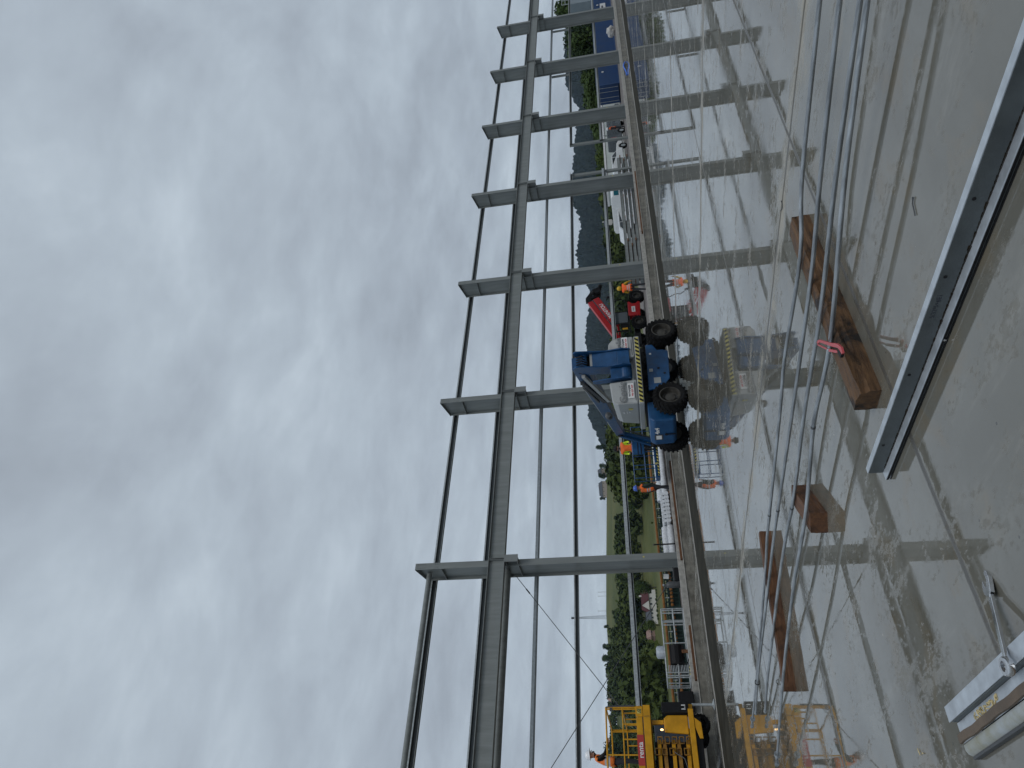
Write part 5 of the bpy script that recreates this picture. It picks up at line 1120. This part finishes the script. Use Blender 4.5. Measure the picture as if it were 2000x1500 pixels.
# clearings: x0,x1,y0,y1 in the photo, and the distance up to which they must stay open
CLEAR=[(1256,1300,985,1112,1100),(1246,1284,1145,1212,405),(1258,1280,1226,1250,425),(1186,1194,418,434,610),(1205,1230,1405,1450,900),(1183,1193,795,812,705)]
b=MB(); cnt=0; tries=0
rs=random.Random(8)
while cnt<2600:
    y=rs.uniform(-60,1560); dist=math.sqrt(rs.uniform(230**2,1020**2)); a=azel(1230,y)[0]; px_,py_=math.sin(a)*dist,math.cos(a)*dist
    z=hill(a,dist); h=rs.uniform(8,15); w=h*rs.uniform(.42,.6)
    tries+=1
    if tries>60000: break
    q=proj((px_,py_,z+h*.55)); tp=proj((px_,py_,z+h*1.05))[0]; bs=proj((px_,py_,z))[0]; hy=w*FPX/q[2]
    if rs.random()>mask(q[0],q[1]): continue
    if tp<upper(y): continue
    if any(tp<r[1] and bs>r[0] and q[1]+hy>r[2] and q[1]-hy<r[3] and dist<r[4] for r in CLEAR): continue
    n=int(120*min(1.6,(520/dist)**1.2))+46
    leaves(b,(px_,py_,z+h*.5),(w,w,h*.55),n,.75+dist*.0014,6,rs); cnt+=1
tag(b.build('woodland',m_wd),kind='stuff')
# single trees one can tell apart
for i,(kind,lb,y,dist,xt,w) in enumerate([
 ('big','large rounded tree right of the red roofed house',1148,380,1240,1.0),('pale','yellow green tree left of the red roofed house',1222,380,1256,1.0),('dark','dark tree on the skyline left of the lattice mast',1222,900,1180,1.0),('dark','large dark tree on the skyline above the grey work platform',1262,860,1178,1.1),('big','tall tree on the skyline left of the grey work platform',1285,840,1177,1.1),
 ('dark','conical dark tree alone below the ridge near the mast',1165,800,1201,.8),('dark','tree just right of the ridge farmhouse chimney',968,985,1172,1.),('dark','tall dark tree at the right end of the ridge farm group',868,960,1165,.8),('big','ragged tree right of the ridge farmhouse',905,970,1171,1.),('dark','tree between the ridge farm buildings',925,975,1170,1.2),
 ('big','skyline tree above the yellow lift rail',1440,600,1193,1.0),('dark','dark skyline tree left on the yellow lift',1475,560,1186,1.1),('pale','pale bush in the meadow behind the white roll row',1022,260,1280,1.2),
 ('big','broad tree above the man in the blue helmet',985,420,1222,1.2),('pale','pale tree behind the blue lift basket',905,420,1216,1.2),('dark','dark tree behind the basket rails',935,380,1228,1.2)]):
    p=polarpt(y,dist,1250); tree(kind,lb,p,top_h(p,xt),w)
def onslope(y,xb):
    lo,hi=360.,990.
    for _ in range(40):
        m_=(lo+hi)/2
        if proj(polarpt(y,m_,xb))[0]>xb: lo=m_
        else: hi=m_
    return polarpt(y,lo,xb)
for kind,lb,y,xb,xt,w in (('dark','small tree standing alone in the ridge meadow',1012,1206,1199,1.),('big','lone round tree in the ridge meadow near the nearest column',1038,1212,1202,1.),('dark','dark tree in the ridge meadow right of the lone round tree',1052,1220,1206,1.3),('dark','tiny tree high on the open ridge meadow',1100,1196,1190,1.),('pale','small pale tree in the middle meadow, by the man in the blue helmet',1090,1258,1247,1.2)):
    p=onslope(y,xb); tree(kind,lb,p,top_h(p,xt),w)
for i in range(9):
    p=polarpt(1152+i*7+random.uniform(-2,2),372,1270); tree('bush','low garden bush in front of the red roofed house',p,1.1+.5*random.random(),1,'garden bushes around the house')
# right hand trees close behind the cabins and containers
for (kind,lb,y,dist,xt,w) in [('big','near bushy tree behind the grey cabin',4,175,1090,1.0),('dark','dark near tree just right of the sixth column, behind the blue container',62,140,1107,1.1),('big','near tree behind the middle of the blue container',85,122,1112,1.1),('dark','lower dark tree behind the blue container',110,120,1122,1.1),('big','round tree beside the sixth column',140,124,1138,1.1),('bush','hedge bush behind the dark grey van, farther right',175,112,1141,1.4),('bush','hedge bush behind the white site cabin',200,108,1146,1.5),('bush','hedge bush near the fifth column',228,106,1152,1.5),('bush','hedge bush behind the white cabin roof, left of the fifth column',255,104,1158,1.5),('pale','pale tree behind the white pickup',300,150,1163,1.2),('big','tree behind the white pickup and beam stack',330,160,1166,1.2),('dark','tree beside the fourth column',362,165,1172,1.2)]:
    p=polarpt(y,dist,1200); p.z=min(p.z,.2); tree(kind,lb,p,top_h(p,xt),w,'trees close behind the yard')
# houses
def house(name,label,p,rz,L_,W,hh,rh,wallm,roofm,wins=6,gable=False,chim=True):
    t=thing(name,label,'house',p,rz); b=MB(); b.b2((-L_/2,-W/2,-2),(L_/2,W/2,hh)); b.build('wall',wallm,t)
    b=MB(); o=.5; b.add([(-L_/2-o,-W/2-o,hh-.1),(L_/2+o,-W/2-o,hh-.1),(L_/2+o,W/2+o,hh-.1),(-L_/2-o,W/2+o,hh-.1),(-L_/2*.75,0,hh+rh),(L_/2*.75,0,hh+rh)],[(0,1,5,4),(2,3,4,5),(1,2,5),(3,0,4),(3,2,1,0)])
    r=b.build('roof',roofm,t)
    if chim: b=MB(); b.b2((L_*.2,-.4,hh+rh*.6),(L_*.2+.8,.4,hh+rh+1.0)); b.build('chimney',wallm,r)
    if gable:
        g=MB(); x=-L_*.18; g.prism([(x-2.4,hh-.1),(x+2.4,hh-.1),(x,hh+rh*.95)],lambda a,z,k:(a,k,z),-W/2-.9,-W/2+1.5); g.build('gable',wallm,t)
        g=MB(); 
        for s in (-1,1): g.bar((x+s*2.9,-W/2+.3,hh-.45),(x,-W/2+.3,hh+rh*.95+.12),2.8,.18,up=(s*.7,0,.7))
        g.build('gable_roof',roofm,t)
    for i in range(wins):
        x=-L_/2+L_*(i+.5)/wins; b=MB(); b.b2((x-.45,-W/2-.05,hh*.45),(x+.45,-W/2-.005,hh*.45+1.3)); b.build('window',m_glass,t)
    return t
m_wallw=mat('white_render',(.62,.61,.58),.8,0,.06,2); m_roofr=mat('dark_red_tiles',(.065,.012,.014),.7,0,.15,3); m_roofg=mat('slate_grey_roof',(.06,.068,.08),.6,0,.15,3); m_roofb=mat('pink_brown_tiles',(.30,.20,.17),.7,0,.15,3)
def hp_(y,dist,xb):
    p=polarpt(y,dist,1270); d=ray(xb,y); p.z=H+d.z/math.hypot(d.x,d.y)*dist; return p
p=hp_(1174,400,1279); a=azel(1270,1174)[0]
house('house','white house with a dark red roof and gable among the trees',p,-a,11.5,8,3.2,4.0,m_wallw,m_roofr,4,True)
p=hp_(1206,398,1280); house('annex_house','low white house with a slate grey roof left of the red roofed house',p,-a,6.5,6,2.0,2.9,m_wallw,m_roofg,3,False,False)
p=hp_(1240,420,1276); house('barn','small shed with a pale pinkish roof in the trees',p,R(40)-a,5.5,5,1.2,2.6,m_roofb,m_roofb,1,False,False)
for (y,d_,xb,L_,lb,rm) in ((950,980,1183,22,'long dark roofed farmhouse on the ridge',m_roofg),(918,985,1181,13,'smaller farm building on the ridge, right of the farmhouse',m_roofg),(1358,820,1204,12,'pink brown roofed house under the ridge, above the yellow lift',m_roofb)):
    p=hp_(y,d_,xb); house('farmhouse',lb,p,-azel(1200,y)[0],L_,9,4.5,5,mat('pale_brown_render',(.33,.29,.25),.8,0,.1,2),rm,4)
p=hp_(802,700,1190); house('cottage','pale cottage on the slope above the boom lift jib',p,-azel(1190,802)[0],7,6,3,3,mat('cream_render',(.5,.42,.34),.8,0,.1,2),m_roofb,2)
p=hp_(426,600,1191); house('cottage','tiny white house in a clearing behind the stacked beams',p,-azel(1190,426)[0],6,5,3,2.4,m_wallw,m_roofg,2)
# lattice mast and aerials
def mast(label,y,dist,xb,xt,wd):
    p=polarpt(y,dist,1190); d=ray(xb,y); p.z=H+d.z/math.hypot(d.x,d.y)*dist; hgt=top_h(p,xt); t=thing('radio_mast',label,'mast',p); b=MB(); n=14; k=wd
    q=lambda i:(k*(1-.75*i/n)+.12)
    for sx,sy in ((-1,-1),(1,-1),(1,1),(-1,1)): b.tube((sx*q(0),sy*q(0),-4),(sx*q(n),sy*q(n),hgt*.93),.16,5)
    for i in range(n):
        z0,z1=hgt*.93*i/n,hgt*.93*(i+1)/n
        b.tube((-q(i),-q(i),z0),(q(i+1),-q(i+1),z1),.1,4); b.tube((q(i),-q(i),z0),(-q(i+1),-q(i+1),z1),.1,4); b.tube((-q(i),-q(i),z0),(-q(i+1),q(i+1),z1),.1,4)
    b.build('lattice',m_greyd,t)
    b=MB(); b.tube((0,0,hgt*.93),(0,0,hgt),1.5,12); b.build('head_platform',m_greyd,t); return t
mast('tall lattice radio mast with a round head on the ridge',1205,1000,1181,1116,1.7)
for y,xt,lb in ((1156,1168,'thin twin aerial on the ridge, farthest right of the mast'),(1164,1168,'thin aerial on the ridge with a crossbar, between the mast and the nearest column'),(1193,1168,'short thin aerial right beside the lattice mast')):
    p=polarpt(y,1000,1185); d=ray(1182,y); p.z=H+d.z/math.hypot(d.x,d.y)*1000; hgt=top_h(p,xt); t=thing('aerial',lb,'aerial',p); b=MB(); b.tube((0,0,-3),(0,0,hgt),.15,6); b.build('pole',m_greyd,t); b=MB(); b.tube((-.8,0,hgt*.9),(.8,0,hgt*.9),.2,6); b.build('crossbar',m_greyd,t)
# ---------------------------------------------------------------- damp air
hz=MB(); hz.b2((-5200,-5200,-30),(5200,5200,420))
M=bpy.data.materials.new('damp_air'); M.use_nodes=True; nt=M.node_tree; nt.nodes.remove(nt.nodes['Principled BSDF'])
v=nt.nodes.new('ShaderNodeVolumePrincipled'); v.inputs['Color'].default_value=(.55,.74,1.0,1); v.inputs['Density'].default_value=.000045; v.inputs['Anisotropy'].default_value=.1
nt.links.new(v.outputs[0],nt.nodes['Material Output'].inputs['Volume'])
tag(hz.build('haze',M),kind='stuff')
